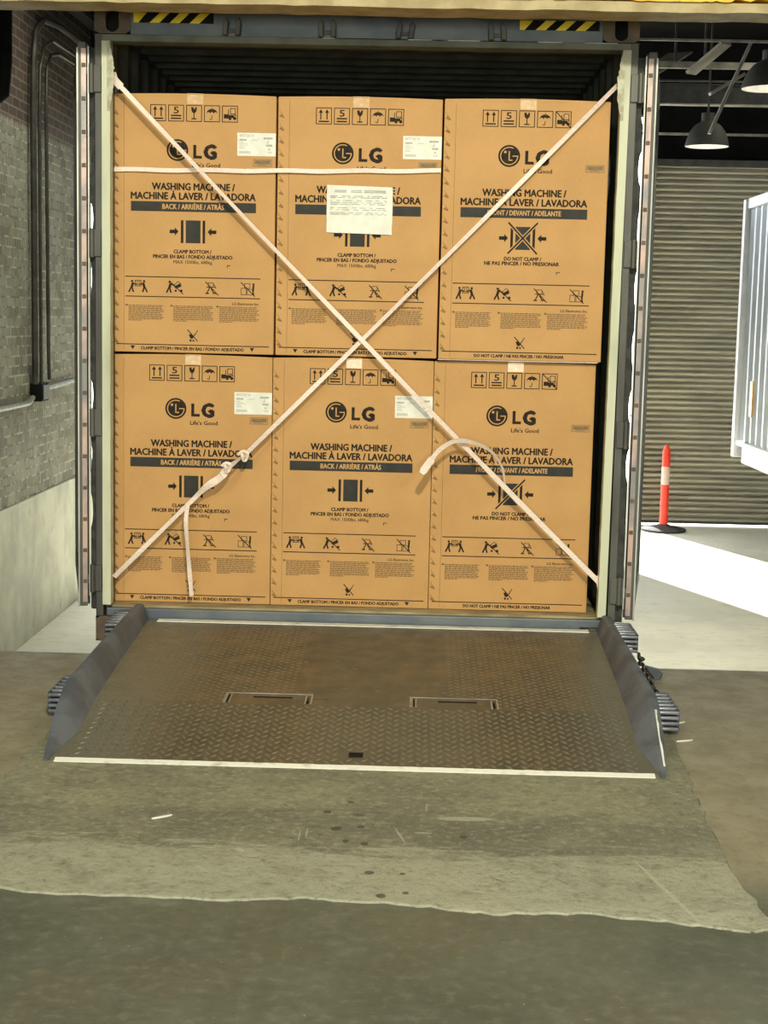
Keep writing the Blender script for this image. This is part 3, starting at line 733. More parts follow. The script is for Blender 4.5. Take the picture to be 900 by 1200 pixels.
    # doors
    for sx, ang in ((-1, math.radians(13.8)), (1, math.radians(9.6))):
        hx = sx*(1.245 if sx < 0 else 1.252)
        d = empty('container_door', (hx, .0, 0)); d.parent = t
        d.rotation_euler = (0, 0, (PI/2+ang) if sx < 0 else (PI/2-ang))
        # local +X runs along the door away from hinge; local Y thickness: outward = +Y for left, -Y for right
        o = 1 if sx < 0 else -1
        def bx(bb, x0, x1, y0, y1, z0, z1): bb.box(x0, x1, min(o*y0, o*y1), max(o*y0, o*y1), z0, z1)
        z0, z1 = .165, 2.74
        b = MB(); bx(b, 0, .05, .012, .05, z0, z1); bx(b, 1.12, 1.17, .0, .05, z0, z1); bx(b, .05, 1.12, .0, .05, z0, z0+.1); bx(b, .05, 1.12, .0, .05, z1-.1, z1)
        b.build('door_frame', M['post'], d, bevel=.003)
        b = MB(); corrugate(b, (.05, o*.010, 0), (1, 0, 0), 1.07, (0, o, 0), .030, .27, z0+.1, z1-.1); b.build('door_panel', M['navy'], d)
        # edge strip with bolts
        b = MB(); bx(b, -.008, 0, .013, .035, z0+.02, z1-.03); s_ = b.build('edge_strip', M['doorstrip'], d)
        for i in range(17):
            zz = z0+.12+i*.147
            b = MB(); bx(b, -.013, -.008, .015, .033, zz-.009, zz+.009); b.build('bolt', M['rust'], s_, bevel=.002)
        b = MB(); bx(b, -.016, .01, .048, .055, z0, z1-.03); b.build('outer_trim', M['silver'], d)
        b = MB(); bx(b, -.010, .02, .0, .006, z0+.05, z1-.02); b.build('inner_trim', M['silver'], d)
        for xx in (.35, .85):
            b = MB(); b.tube([(xx, o*.005, z0-.03), (xx, o*.005, z1+.03)], .012, 10); lb = b.build('lock_rod', M['silver'], d, smooth=True)
            b = MB(); b.bar((xx, o*.0, 1.1), (xx+.26, o*.0, 1.08), .03, .010); b.build('handle', M['silver'], lb)
        # torn wavy gasket hanging from the post in the gap beside the door
        b = MB(); n = 220; k = n+1; pa = []; gw = abs(hx)-W; rr = random.Random(11 if sx < 0 else 23)
        per = .27; amps = [rr.uniform(.25, 1.0) if rr.random() < .75 else 0 for _ in range(12)]
        for i in range(k):
            zz = z0-.02+(z1-z0)*i/n
            ph = (zz/per) % 1; a = amps[int(zz/per)]
            e = a*math.sin(PI*min(1, ph/.55))**.5 if ph < .55 and zz < 2.5 else 0
            pa.append((zz, gw+.004-e*.016))
        vs = [(sx*(W-.01), .030, z) for z, _ in pa]+[(sx*(W+y), .034, z) for z, y in pa]+[(sx*(W-.01), .040, z) for z, _ in pa]+[(sx*(W+y), .040, z) for z, y in pa]
        fs = []
        for i in range(n): fs += [(i, i+1, k+i+1, k+i), (2*k+i, 3*k+i, 3*k+i+1, 2*k+i+1), (k+i, k+i+1, 3*k+i+1, 3*k+i)]
        b.add(vs, fs); b.build('torn_gasket', M['rubber'], t)
        # hinges
        for zz in (.30, 1.03, 1.85, 2.58):
            b = MB()
            x0, x1 = (-W-.022, -W+.03) if sx < 0 else (W-.03, W+.03)
            b.box(x0, x1, -.014, .004, zz-.06, zz+.06)
            b.tube([(sx*(W+.012), -.012, zz-.065), (sx*(W+.012), -.012, zz+.065)], .013, 10)
            b.build('hinge', M['post'], t, smooth=False, bevel=.002)
container()

def wheelset(parent, x, y, z, name='wheel'):
    b = MB(); prof = [(.22, -.13), (.42, -.14), (.50, -.12), (.52, -.06), (.52, .06), (.50, .12), (.42, .14), (.22, .13), (.22, -.13)]
    k = len(prof); seg = 32
    for (r, a) in prof:
        for j in range(seg):
            an = 2*PI*j/seg; b.v.append((x+a, y+r*math.cos(an), z+r*math.sin(an)))
    for i in range(k-1):
        for j in range(seg): b.f.append([i*seg+j, i*seg+(j+1) % seg, (i+1)*seg+(j+1) % seg, (i+1)*seg+j]); b.mi.append(0)
    o = b.build(name, M['tyre'], parent, smooth=True)
    b = MB(); k0 = 0
    for a in (-.05, .05):
        for j in range(seg):
            an = 2*PI*j/seg; b.v.append((x+a, y+.23*math.cos(an), z+.23*math.sin(an)))
    b.f.append(list(range(seg))); b.f.append(list(range(seg, 2*seg))); b.mi += [0, 0]
    for j in range(seg): b.f.append([j, (j+1) % seg, seg+(j+1) % seg, seg+j]); b.mi.append(0)
    b.build('rim', M['greyconduit'], o)
def chassis():
    t = empty('trailer_chassis', (0, 6, -1.2)); setp(t, 'dark steel trailer chassis carrying the dark shipping container', 'trailer chassis')
    b = MB()
    for s in (-1, 1):
        b.box(s*.45-.07, s*.45+.07, -5.7, 6.1, 1.02, 1.195)
    b.build('main_rail', M['chassis'], t)
    for y in (-4.6, -3.3):
        b = MB(); b.tube([(-.9, y, .52), (.9, y, .52)], .06); b.box(-.55, -.35, y-.1, y+.1, .55, 1.03); b.box(.35, .55, y-.1, y+.1, .55, 1.03); b.build('axle', M['chassis'], t)
        for x in (-1.0, -.7, .7, 1.0): wheelset(t, x, y, .52)
    for s in (-1, 1):
        b = MB(); b.box(s*.5-.05, s*.5+.05, 4.0, 4.1, .02, 1.03); b.box(s*.5-.12, s*.5+.12, 3.9, 4.2, 0, .02); b.build('landing_leg', M['chassis'], t)
    b = MB()
    for y in (-5.6, -1.5, 2, 5.9): b.box(-1.1, 1.1, y, y+.12, 1.12, 1.195)
    b.build('cross_beam', M['chassis'], t)
chassis()

def white_trailer():
    t = empty('white_container', (4.87, 4.6, 0)); setp(t, 'white ribbed container parked at the next bay, cut by the right frame edge', 'shipping container')
    X0 = -1.22; Y1 = 4.4; Y0 = -4.6
    b = MB(); corrugate(b, (X0+.02, Y0, 0), (0, 1, 0), Y1-Y0-.06, (1, 0, 0), .04, .26, .30, 2.76); b.build('side_wall', M['trailer'], t)
    b = MB(); corrugate(b, (1.2, Y0, 0), (0, 1, 0), Y1-Y0-.06, (-1, 0, 0), .04, .26, .30, 2.76); b.build('side_wall', M['trailer'], t)
    b = MB(); b.box(X0-.03, X0+.12, Y1-.02, Y1+.10, .16, 2.84); b.build('corner_post', M['trailertrim'], t, bevel=.01)
    b = MB(); b.box(X0-.01, X0+.08, Y0, Y1-.02, 2.74, 2.84); b.build('top_rail', M['trailertrim'], t)
    b = MB(); b.box(X0-.02, X0+.06, Y0, Y1-.12, .30, .345); b.build('bottom_rail', M['trailertrim'], t)
    b = MB(); b.box(X0+.0, X0+.04, Y0, Y1-.30, .13, .30); b.build('lower_skirt', M['trailertrim'], t)
    b = MB(); b.box(X0+.05, 1.2, Y0, Y1, 2.80, 2.83); b.build('roof', M['trailer'], t)
    b = MB(); b.box(X0+.06, 1.2, Y0, Y1, .16, .28); b.build('base_frame', M['chassis'], t)
    b = MB(); b.box(X0+.12, 1.22, Y1-.0, Y1+.06, .16, 2.82); b.build('end_wall', M['trailer'], t)
    b = MB(); b.box(X0-.036, X0-.03, Y1+.02, Y1+.09, .60, .95); 
    b = MB(); b.box(X0+.005, X0+.019, Y1-.62, Y1-.50, .62, .98); b.build('amber_marker', M['orange'], t)
    b = MB(); b.box(-.5, -.36, Y0, Y1-.4, 0, .16); b.box(.36, .5, Y0, Y1-.4, 0, .16); b.build('main_rail', M['chassis'], t)
    for y in (-3.6, -2.3):
        b = MB(); b.tube([(-.9, y, -.68), (.9, y, -.68)], .06); b.box(-.52, -.34, y-.1, y+.1, -.65, 0); b.box(.34, .52, y-.1, y+.1, -.65, 0); b.build('axle', M['chassis'], t)
        for x in (-.98, -.68, .68, .98): wheelset(t, x, y, -.68)
    for s in (-1, 1):
        b = MB(); b.box(s*.5-.05, s*.5+.05, -.1, 0, -1.18, 0); b.box(s*.5-.12, s*.5+.12, -.2, .1, -1.2, -1.18); b.build('landing_leg', M['chassis'], t)
white_trailer()

# ------------------------------------------------------------------ cartons
BW, BH, BD = .752, 1.178, .76
K = .757/698.; KZ = 1.182/1105.
def bx_(cx): return (cx-391)*K
def bz_(cy): return (1172-cy)*KZ
def text_width_mesh(txt, bold):
    cu = bpy.data.curves.new('tmp', 'FONT'); cu.body = txt; cu.size = 1; cu.resolution_u = 2
    o = bpy.data.objects.new('tmp', cu); COL.objects.link(o)
    dg = bpy.context.evaluated_depsgraph_get(); dg.update()
    me = bpy.data.meshes.new_from_object(o.evaluated_get(dg))
    vs = [tuple(v.co) for v in me.vertices]; fs = [tuple(p.vertices) for p in me.polygons]
    bpy.data.objects.remove(o); bpy.data.curves.remove(cu); bpy.data.meshes.remove(me)
    return vs, fs
CAP = .69
class Ink:
    """flat print on the carton front; drawn in layout units then placed on the face"""
    def __init__(s, lift=.0006): s.b = MB(); s.l = -lift
    def P(s, x, y, l=None): return (bx_(x), (s.l if l is None else -l), bz_(y))
    def poly(s, pts, m=0, l=None): s.b.add([s.P(x, y, l) for x, y in pts], [list(range(len(pts)))], m)
    def rect(s, x0, y0, x1, y1, m=0, l=None): s.poly([(x0, y1), (x1, y1), (x1, y0), (x0, y0)], m, l)
    def line(s, x0, y0, x1, y1, w, m=0, l=None):
        dx, dy = x1-x0, y1-y0; d = math.hypot(dx, dy); nx, ny = -dy/d*w/2, dx/d*w/2
        s.poly([(x0+nx, y0+ny), (x0-nx, y0-ny), (x1-nx, y1-ny), (x1+nx, y1+ny)], m, l)
    def disc(s, x, y, r, m=0, l=None, n=32): s.poly([(x+r*math.cos(2*PI*i/n), y+r*math.sin(2*PI*i/n)) for i in range(n)], m, l)
    def arc(s, x, y, r, w, a0, a1, m=0, l=None, n=40):
        for i in range(n):
            t0 = math.radians(a0+(a1-a0)*i/n); t1 = math.radians(a0+(a1-a0)*(i+1)/n)
            s.poly([(x+(r-w/2)*math.cos(t0), y-(r-w/2)*math.sin(t0)), (x+(r+w/2)*math.cos(t0), y-(r+w/2)*math.sin(t0)), (x+(r+w/2)*math.cos(t1), y-(r+w/2)*math.sin(t1)), (x+(r-w/2)*math.cos(t1), y-(r-w/2)*math.sin(t1))], m, l)
    def frame(s, x0, y0, x1, y1, w):
        s.rect(x0, y0, x1, y0+w); s.rect(x0, y1-w, x1, y1); s.rect(x0, y0+w, x0+w, y1-w); s.rect(x1-w, y0+w, x1, y1-w)
    def text(s, txt, x0, x1, base, cap, bold=.0, m=0, l=None):
        vs, fs = text_width_mesh(txt, bold)
        a = min(v[0] for v in vs); c = max(v[0] for v in vs)
        sx = (x1-x0)/(c-a); sy = cap/CAP
        d = bold*cap*2.2; ll = -s.l if l is None else l   # heavier strokes: the outline repeated a hair apart
        sx = (x1-x0-2*d)/(c-a)
        for q, (ox, oy) in enumerate(((-d, 0), (0, 0), (d, 0), (0, d*.8), (0, -d*.8)) if bold else ((0, 0),)):
            s.b.add([s.P(x0+d+ox+(v[0]-a)*sx, base+oy-v[1]*sy, ll+q*.00003) for v in vs], fs, m)
    def build(s, name, mats, parent): return s.b.build(name, mats, parent, recalc=False)

def person(k, x, y, h, f):   # little figure facing f with arms out
    k.disc(x, y-h*.9, h*.10, n=10)
    k.poly([(x-f*h*.12, y-h*.45), (x+f*h*.10, y-h*.42), (x+f*h*.16, y-h*.78), (x-f*h*.02, y-h*.80)])
    k.line(x+f*h*.1, y-h*.70, x+f*h*.45, y-h*.62, h*.10)
    k.line(x-f*h*.02, y-h*.45, x+f*h*.12, y, h*.13); k.line(x-f*h*.05, y-h*.45, x-f*h*.26, y, h*.13)

def make_carton(front):
    t = empty('washing_machine_carton')
    # body with softly bowed top edge
    b = MB(); b.box(-BW/2, BW/2, 0, BD, 0, BH-.004)
    b.build('carton_body', M['card'], t, bevel=.004)
    b = MB(); n = 16
    vs = []; 
    for i in range(n+1):
        x = -BW/2+.004+(BW-.008)*i/n; z = BH-.004+.006*math.sin(PI*i/n)
        vs += [(x, -.001, BH-.012), (x, -.001, z), (x, BD, z), (x, BD, BH-.012)]
    fs = []
    for i in range(n):
        a = 4*i; c = a+4; fs += [(a, c, c+1, a+1), (a+1, c+1, c+2, a+2), (a+2, c+2, c+3, a+3)]
    fs += [(0, 1, 2, 3), (4*n, 4*n+3, 4*n+2, 4*n+1)]
    b.add(vs, fs); b.build('top_flap', M['card'], t)
    # crimped left edge tabs
    b = MB()
    for i in range(19):
        zc = .06+i*(BH-.12)/18.3; x = -BW/2+.012
        vs = [(x-.008, -.0005, zc-.012), (x+.014, -.0005, zc-.022), (x+.017, -.004, zc-.014), (x+.004, -.005, zc+.002), (x-.006, -.0035, zc+.016), (x-.009, -.0005, zc+.012)]
        b.add(vs, [(0, 1, 2, 3, 4, 5)])
        b.add([(x-.008, -.001, zc-.0125), (x+.014, -.001, zc-.0225), (x+.0165, -.0045, zc-.0155), (x+.003, -.0052, zc-.0035)], [(0, 1, 2, 3)], 1)  # darker sliver paints the shadow under each tab
    b.build('crimped_edge', [M['cardedge'], M['cardshade']], t, recalc=False)
    b = MB(); b.box(-BW/2+.052, -BW/2+.0535, -.0008, 0, .01, BH-.02); b.build('side_crease', M['inksoft'], t)
    # tape
    b = MB(); b.box(-.033, .040, -.0013, 0, BH-.045, BH-.003); b.box(-.033, .040, -.001, BD*.9, BH+.002, BH+.0032); b.build('packing_tape', M['tape'], t)
    # --- handling symbols
    xs = (204, 280, 356, 432, 508); y0, y1 = 116, 186
    for i, x in enumerate(xs):
        k = Ink(); k.frame(x, y0, x+67, y1, 3.4); c = x+33.5
        if i == 0:
            for d in (-13, 13):
                k.line(c+d, 166, c+d, 134, 5); k.poly([(c+d-9, 138), (c+d+9, 138), (c+d, 123)])
            k.rect(c-22, 171, c+22, 177)
        elif i == 1:
            k.text('5', c-11, c+12, 152, 27, .012); k.rect(c-22, 158, c+22, 164); k.rect(c-22, 170, c+22, 176)
        elif i == 2:
            k.poly([(c-12, 125), (c-11, 140), (c-5, 149), (c+5, 149), (c+11, 140), (c+12, 125)]); k.line(c, 148, c, 172, 4); k.rect(c-11, 171, c+11, 176)
            k.poly([(c-1, 125), (c+5, 125), (c+3, 134), (c-2, 131)], 1, .0012)
        elif i == 3:
            k.poly([(c+23*math.cos(a), 150-19*math.sin(a)) for a in [PI*q/14 for q in range(15)]])
            for q in (-15.3, 0, 15.3): k.disc(c+q, 151.5, 7, 1, .0012, 14)
            k.line(c, 148, c, 172, 3); k.arc(c-4.5, 171, 4.5, 3, 180, 360, n=8); k.line(c, 130, c, 126, 3)
        else:
            k.rect(x+8, 152, x+26, 170); k.rect(x+28, 155, x+52, 168); k.disc(x+34, 171, 6, n=14); k.disc(x+54, 169, 7, n=14)
            k.frame(x+34, 126, x+58, 152, 3); k.line(x+27, 170, x+27, 132, 3); k.line(x+52, 150, x+60, 160, 4)
            if front: k.line(x+3, y0+3, x+64, y1-3, 4)
        k.build('handling_symbol', [M['ink'], M['card']], t)
    # --- logo
    k = Ink(); cx, cy, r = 320, 306, 46
    k.disc(cx, cy, r, 0, n=48)
    L2 = .0013
    k.arc(cx, cy, 36, 4.2, 62, 345, 1, L2); k.arc(cx, cy, 36, 4.2, 345, 360, 1, L2, 4)
    k.rect(cx-2.5, cy-20, cx+2.5, cy+20, 1, L2); k.rect(cx-2.5, cy+15, cx+14, cy+20, 1, L2)
    k.rect(cx+14, cy-2, cx+38, cy+2.5, 1, L2); k.disc(cx-17, cy-16, 5.5, 1, L2, 16)
    # missing upper-right corner of the face outline is plain ink
    k.rect(387, 283, 400, 340); k.rect(400, 328, 424, 340)
    k.text('G', 430, 488, 340, 57, .045)
    k.build('logo', [M['ink'], M['card']], t)
    k = Ink(); k.text("Life's Good", 382, 502, 376, 17, .015); k.build('slogan', M['ink'], t)
    # --- title
    k = Ink(); k.text('WASHING MACHINE /', 211, 566, 474, 29, .026); k.text('MACHINE À LAVER / LAVADORA', 121, 655, 514, 29, .026); k.build('title_lettering', M['ink'], t)
    k = Ink(); k.rect(122, 524, 656, 566); bn = k.build('title_banner', M['inkgrey'], t)
    k = Ink(.0012)
    if front: k.text('FRONT / DEVANT / ADELANTE', 236, 546, 554, 20, .02)
    else: k.text('BACK / ARRIÈRE / ATRÁS', 256, 520, 555, 21, .02)
    k.build('banner_lettering', M['cardedge'], bn)
    # --- clamp symbol
    k = Ink(); k.rect(336, 602, 347, 699); k.rect(429, 602, 440, 699); k.rect(357, 602, 420, 699, 1)
    for s in (-1, 1):
        c = 388; k.poly([(c+s*100, 643), (c+s*78, 643), (c+s*78, 633), (c+s*62, 650), (c+s*78, 668), (c+s*78, 658), (c+s*100, 658)][::s])
    if front:
        for s in (-1, 1):
            k.line(388-62, 650+s*66, 388+62, 650-s*66, 15, 2, .0011); k.line(388-62, 650+s*66, 388+62, 650-s*66, 7, 0, .0016)
    k.build('clamp_symbol', [M['ink'], M['inkgrey'], M['card']], t)
    k = Ink()
    if front:
        k.text('DO NOT CLAMP /', 311, 470, 745, 15, .03); k.text('NE PAS PINCER / NO PRESIONAR', 228, 546, 765, 15, .03)
    else:
        k.text('CLAMP BOTTOM /', 305, 468, 743, 15, .03); k.text('PINCER EN BAS / FONDO ADJUSTADO', 217, 558, 765, 15, .03); k.text('MAX 1500lbs, 680kg', 305, 470, 787, 14, .008)
    k.rect(534, 790, 550, 793); k.rect(534, 790, 537, 802)
    k.build('clamp_note', M['ink'], t)
    # --- four people pictograms
    k = Ink(); k.rect(98, 844, 678, 848); k.rect(98, 929, 678, 933); k.build('divider_lines', M['ink'], t)
    for i, c in enumerate((153, 311, 468, 625)):
        k = Ink(); y = 913
        if i == 0:
            person(k, c-26, y, 52, 1); person(k, c+26, y, 52, -1); k.frame(c-14, 861, c+14, 888, 3); k.frame(c-6, 867, c+6, 880, 2)
        elif i == 1:
            person(k, c-22, y, 52, 1); k.poly([(c-4, 886), (c+6, 896), (c+30, 884), (c+22, 872)]) ; k.line(c-8, 884, c+14, 864, 2.5); k.line(c+14, 864, c+28, 876, 2.5); k.disc(c+4, 904, 5, n=10); k.disc(c+28, 904, 6, n=10)
            k.line(c-24, 862, c+36, 918, 4)
        elif i == 2:
            k.frame(c-14, 866, c+10, 886, 2.5); k.line(c-22, 886, c+16, 886, 3); k.line(c-6, 886, c-20, 914, 4.5); k.line(c-2, 890, c+12, 913, 4.5); k.rect(c-26, 910, c-10, 915); k.rect(c+6, 909, c+22, 914); k.line(c+10, 872, c+20, 890, 3)
            k.line(c-26, 862, c+30, 920, 4)
        else:
            k.frame(c-30, 886, c-6, 916, 2.5); k.frame(c-4, 890, c+22, 916, 2.5); k.frame(c-16, 866, c+10, 888, 2.5); k.disc(c+24, 870, 5, n=10); k.line(c+24, 875, c+22, 900, 8); k.line(c+22, 898, c+26, 916, 4)
            k.line(c-30, 862, c+30, 922, 4)
        k.build('lifting_pictogram', M['ink'], t)
    k = Ink(); k.text('LG Electronics Inc.', 558, 674, 960, 11, .012); k.build('maker_name', M['ink'], t)
    for j, (xa, xb) in enumerate(((112, 268), (305, 478), (503, 676))):
        k = Ink(); k.rect(xa-13, 965, xa-3, 973)
        rr = random.Random(j+3)
        for q in range(11):
            y = 968+q*6.4; x = xa; end = xb-rr.uniform(0, 16) if q < 10 else xa+60
            while x < end:
                wl = rr.uniform(6, 20); k.rect(x, y, min(x+wl, end), y+3.6); x += wl+2.6
        k.build('fine_print', M['inksoft'], t)
    k = Ink(); c = 388; k.poly([(c-16, 1092), (c-2, 1088), (c+6, 1104), (c-8, 1110)]); k.line(c-2, 1110, c+14, 1086, 4); k.line(c+14, 1086, c+22, 1072, 3); k.disc(c-8, 1117, 5, n=12); k.disc(c+4, 1118, 4, n=12); k.line(c-22, 1070, c+22, 1120, 4)
    k.build('hand_truck_symbol', M['ink'], t)
    k = Ink()
    k.rect(58, 1136, 718, 1140)
    if front: k.text('DO NOT CLAMP / NE PAS PINCER / NO PRESIONAR', 196, 580, 1160, 13, .03)
    else:
        k.text('CLAMP BOTTOM / PINCER EN BAS / FONDO ADJUSTADO', 165, 610, 1160, 13, .03)
        for x in (130, 645): k.poly([(x-10, 1144), (x, 1161), (x+10, 1144)])
    k.build('footer_print', M['ink'], t)
    if not front:
        k = Ink(.0009); k.rect(574, 228, 737, 325); lb = k.build('shipping_label', M['paper'], t)
        k = Ink(.0014); k.text('WT7150CW', 582, 645, 246, 12, .01); k.rect(582, 254, 613, 261); k.rect(635, 257, 662, 259)
        for q in range(5): k.rect(582, 267+q*6, 582+random.uniform(18, 44), 269+q*6)
        for q in range(16): k.rect(583+q*3, 304, 583+q*3+1.6, 315)
        k.rect(685, 246, 724, 254); k.rect(702, 259, 712, 261); k.rect(700, 264, 706, 271); k.rect(696, 276, 722, 284); k.rect(706, 292, 713, 300); k.rect(698, 306, 722, 308); k.rect(704, 312, 720, 314)
        k.build('label_print', M['papergrey'], lb)
    k = Ink(.0009); k.frame(642, 338, 721, 368, 2.5); k.rect(648, 343, 715, 359); k.rect(660, 361, 700, 363); k.build('serial_label', M['serial'], t)
    return t

back = make_carton(False); front = make_carton(True)
ZB = .170; ZT = ZB+BH+.009
cols = (-.783, -.0255, .7275)
place = [
    (back, cols[0], .105, ZT, 'brown carton, upper left of the six, white label at its right edge', -.006),
    (None, cols[1]+.003, .105, ZT, 'brown carton in the middle of the upper row, packing slip across its title', -.004),
    (None, cols[0]-.004, .115, ZB, 'brown carton, lower left of the six, with the knotted strap end hanging before it', 0),
    (None, cols[1]-.007, .115, ZB, 'brown carton in the middle of the lower row, white label under the strap', .0),
    (front, cols[2]+.010, .075, ZT, 'brown carton, upper right, marked do not clamp, jutting over the lower one', .012),
    (None, cols[2]-.006, .115, ZB, 'brown carton, lower right, marked do not clamp, curled strap tail before it', .006),
]
src = back
for i, (o, x, y, z, lab, ry) in enumerate(place):
    if o is None: o = copy_tree(src)
    else: src = o
    o.location = (x, y, z); o.rotation_euler = (0, 0, ry*.3)
    setp(o, lab, 'carton', 'washing machine cartons stacked in the container')
# plastic wrap/foam strip seen between the right-hand boxes
b = MB(); b.box(-.37, .37, 0, .028, 0, .0045); o = b.build('corner_liner', M['strap']); o.location = (.73, .083, ZT-.0048)
setp(o, 'pale liner strip showing between the upper right and lower right cartons', 'liner')

# packing slip
def slip():
    t = empty('packing_slip', (-.018, .1025, 1.925)); setp(t, 'white paper packing slip taped over the title of the upper middle carton', 'paper')
    b = MB(); nx, nz = 12, 8; w, h = .302, .215
    for j in range(nz+1):
        for i in range(nx+1):
            x = -w/2+w*i/nx+random.uniform(-.0012, .0012)*(i in (0, nx)); z = h*j/nz-.006*i/nx
            b.v.append((x, -.003-.0025*random.random()-.003*math.sin(PI*i/nx), z))
    for j in range(nz):
        for i in range(nx): a = j*(nx+1)+i; b.f.append([a, a+1, a+nx+2, a+nx+1]); b.mi.append(0)
    o = b.build('sheet', M['paper'], t, smooth=True, recalc=False)
    b = MB(); r = random.Random(5)
    def ln(x0, x1, z, hh=.003): 
        b.add([(x0, -.0095, z), (x1, -.0095, z), (x1, -.0095, z+hh), (x0, -.0095, z+hh)], [(0, 1, 2, 3)])
    for z in (.190, .183): ln(-.115, -.06, z); ln(-.04, .01, z); ln(.02, .12, z)
    for k, z in enumerate((.165, .158, .145, .136, .128, .112, .103, .09, .083)):
        x = -.135
        while x < .12:
            l = r.uniform(.01, .05); ln(x, min(x+l, .125), z, .0022); x += l+r.uniform(.004, .02)
    b.build('slip_print', M['papergrey'], t, recalc=False)
slip()

# ------------------------------------------------------------------ straps
def ribbon(b, pts, width, twist=None, th=.0012, wid_dir=None):
    """pts list of Vector; twist per point (radians around the path)"""
    pts = [Vector(p) for p in pts]; n = len(pts); k = len(b.v)
    for i, p in enumerate(pts):
        d = (pts[min(i+1, n-1)]-pts[max(i-1, 0)]).normalized()
        nrm = Vector((0, -1, 0)); nrm = (nrm-d*nrm.dot(d)).normalized(); side = d.cross(nrm)
        a = twist[i] if twist else 0
        s = side*math.cos(a)+nrm*math.sin(a); q = -side*math.sin(a)+nrm*math.cos(a)
        w = width[i] if isinstance(width, (list, tuple)) else width
        for u, v in ((-1, 1), (1, 1), (1, -1), (-1, -1)): b.v.append(tuple(p+s*u*w/2+q*v*th/2))
    for i in range(n-1):
        for j in range(4):
            b.f.append([k+i*4+j, k+i*4+(j+1) % 4, k+(i+1)*4+(j+1) % 4, k+(i+1)*4+j]); b.mi.append(0)
    b.f.append([k, k+1, k+2, k+3]); b.mi.append(0); b.f.append([k+(n-1)*4+j for j in range(4)]); b.mi.append(0)
def spline(ps, n=12):
    ps = [Vector(p) for p in ps]; out = []
    for i in range(len(ps)-1):
        p0 = ps[max(i-1, 0)]; p1 = ps[i]; p2 = ps[i+1]; p3 = ps[min(i+2, len(ps)-1)]
        for k in range(n):
            t = k/n; out.append(.5*((2*p1)+(-p0+p2)*t+(2*p0-5*p1+4*p2-p3)*t*t+(-p0+3*p1-3*p2+p3)*t**3))
    out.append(ps[-1]); return out
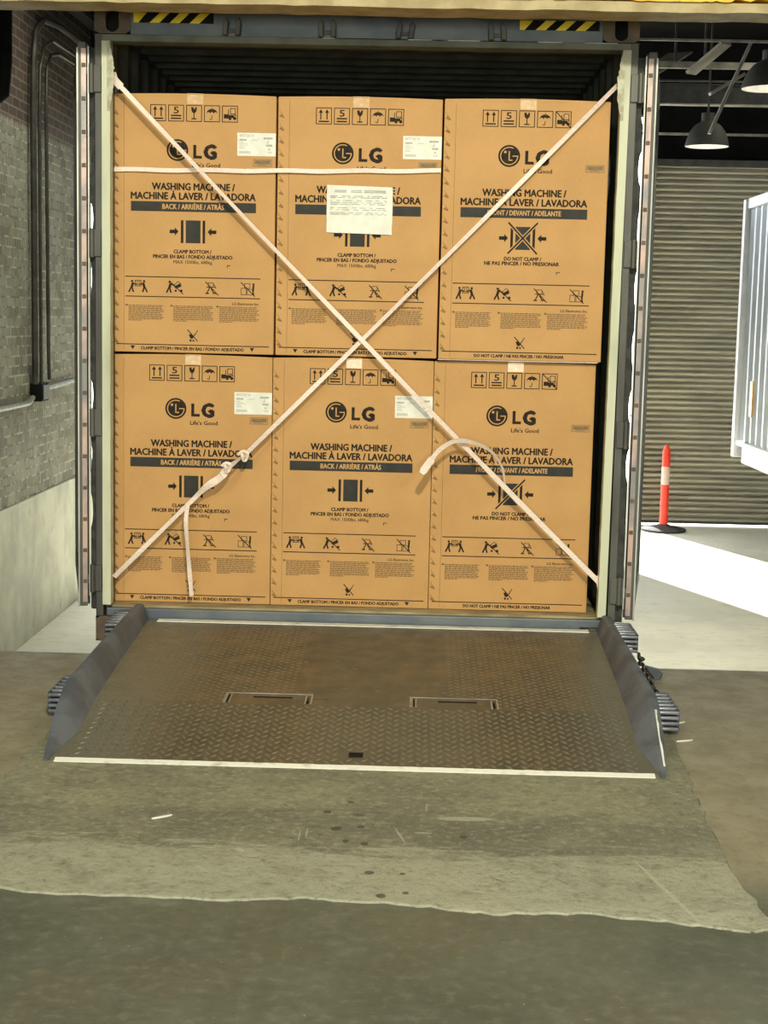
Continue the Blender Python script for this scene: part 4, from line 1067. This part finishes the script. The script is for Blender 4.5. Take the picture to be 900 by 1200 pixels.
def straps():
    # strap A: upper left to lower right
    A0 = Vector((-1.135, .030, 2.580)); A1 = Vector((.003, .046, 1.440)); A2 = Vector((1.145, .030, .330))
    t = empty('lashing_strap', A1); setp(t, 'pale webbing strap from the upper left post down to the lower right post', 'strap', 'lashing straps across the cartons')
    pts = spline([A0, A0.lerp(A1, .5)+Vector((0, 0, -.004)), A1, A1.lerp(A2, .5)+Vector((0, 0, -.006)), A2], 16); n = len(pts)
    tw = [.75*math.sin(i*.09)*(.4+.6*math.sin(i*.05+1)) for i in range(n)]
    wd = [.021 if i < n*.75 else .024 for i in range(n)]
    b = MB(); ribbon(b, [p-A1 for p in pts], wd, tw); b.build('webbing', M['strap'], t, recalc=True)
    # curled loose tail
    q = spline([(.69, .06, .77), (.672, .045, .86), (.62, .02, .935), (.54, .0, .975), (.455, -.005, .985), (.38, -.03, .945), (.33, -.07, .885), (.297, -.09, .838)], 8); m = len(q)
    b = MB(); ribbon(b, [p-A1 for p in q], [.010+.012*min(1, i/(m*.5))+(.012 if i > m*.8 else 0)-(.018*max(0, (i-m+4)/4)) for i in range(m)], [.9-.9*i/m for i in range(m)]); b.build('loose_end', M['strap'], t)
    b = MB(); ribbon(b, [A0-A1+Vector((-.01, 0, .03)), A0-A1, A0-A1+Vector((.03, .002, -.03))], .034); ribbon(b, [A2-A1+Vector((.012, 0, -.06)), A2-A1, A2-A1+Vector((-.02, 0, .03))], .03); b.build('anchor_loop', M['strap'], t)
    # strap B: upper right to lower left with knot
    B0 = Vector((1.135, .030, 2.600)); B1 = Vector((.003, .058, 1.432)); B2 = Vector((-.535, .030, .885)); B3 = Vector((-.78, .028, .665)); B4 = Vector((-1.140, .030, .300))
    t = empty('lashing_strap', B1); setp(t, 'pale webbing strap from the upper right post, knotted at lower left', 'strap', 'lashing straps across the cartons')
    pts = spline([B0, B0.lerp(B1, .5)+Vector((0, 0, -.004)), B1, B2], 16); n = len(pts)
    b = MB(); ribbon(b, [p-B1 for p in pts], .021, [.6*math.sin(i*.11+2) for i in range(n)]); b.build('webbing', M['strap'], t)
    pts = spline([B2, (-.60, .02, .835), (-.64, .018, .785), (-.71, .02, .735), B3, B3.lerp(B4, .5), B4], 8); n = len(pts)
    b = MB(); ribbon(b, [p-B1 for p in pts], [.014+.020*math.sin(PI*min(1, i/(n*.62)))+.010*(i/n) for i in range(n)], [1.2-1.2*min(1, i/(n*.3)) if i < n*.3 else .5*math.sin(i*.3) for i in range(n)]); b.build('webbing', M['strap'], t)
    for (c, r) in (((-.535, .022, .885), .020), ((-.612, .012, .832), .018)):
        b = MB(); c = Vector(c)-B1; d = Vector((.70, 0, .71)); sd_ = Vector((.71, 0, -.70))
        pt = spline([c-sd_*r+Vector((0, .004, 0)), c-sd_*r*.6+Vector((0, -.012, 0))+d*.006, c+Vector((0, -.017, 0)), c+sd_*r*.7+Vector((0, -.012, 0))-d*.008, c+sd_*r*1.0+Vector((0, .004, 0)), c+sd_*.2*r+d*r*1.4+Vector((0, -.006, 0)), c-sd_*r*.9+d*r*.9+Vector((0, -.004, 0)), c-sd_*r*1.1-d*r*.6], 5)
        ribbon(b, pt, .014, [.5*math.sin(i*.4) for i in range(len(pt))]); b.build('knot', M['strap'], t)
    q = spline([(-.79, .012, .655), (-.797, .004, .58), (-.79, .015, .45), (-.782, .03, .33), (-.775, .045, .215)], 8)
    b = MB(); ribbon(b, [p-B1 for p in q], .020, [.5*math.cos(i*.2) for i in range(len(q))]); b.build('loose_end', M['strap'], t)
    # horizontal strap across upper two boxes
    H0 = Vector((-1.150, .094, 2.190)); H1 = Vector((.352, .094, 2.213))
    t = empty('lashing_strap', H0); setp(t, 'pale horizontal strap across the two upper left cartons', 'strap', 'lashing straps across the cartons')
    pts = [H0.lerp(H1, i/30)+Vector((0, -.006*math.sin(PI*i/30), -.004*math.sin(PI*i/30)+.002*math.sin(i*.9))) for i in range(31)]
    b = MB(); ribbon(b, [p-H0 for p in pts], .020, [.15*math.sin(i*.5) for i in range(31)]); b.build('webbing', M['strap'], t)
straps()
# pale lens-shaped mat: airbag sliver beside the upper right carton
b = MB(); b.lathe([(.001, -.16), (.02, -.13), (.029, -.05), (.029, .05), (.02, .12), (.001, .15)], seg=14)
o = b.build('dunnage_bag', M['papergrey'], smooth=True); o.location = (1.147, .50, 2.26); setp(o, 'grey air bag sliver wedged beside the upper right carton', 'air bag')

# small litter on the dock floor
for (x, y, r, lab) in ((-.482, -2.5, .6, 'small pale splinter left on the apron, nearer the ramp edge'), (1.316, -1.215, .55, 'pale splinter on the tan floor just right of the ramp'), (1.296, -1.465, .35, 'pale splinter right of the ramp, nearer the camera than the other')):
    b = MB(); b.prism([(-.035, -.001, 0), (-.012, -.005, 0), (.018, -.004, 0), (.036, .002, 0), (.010, .004, 0), (-.020, .004, 0)], (0, 0, .005)); o = b.build('wood_splinter', M['paper'], bevel=.001); o.location = (x, y, .0065 if x < 1.2 else .0005); o.rotation_euler = (0, 0, r); setp(o, lab, 'splinter')
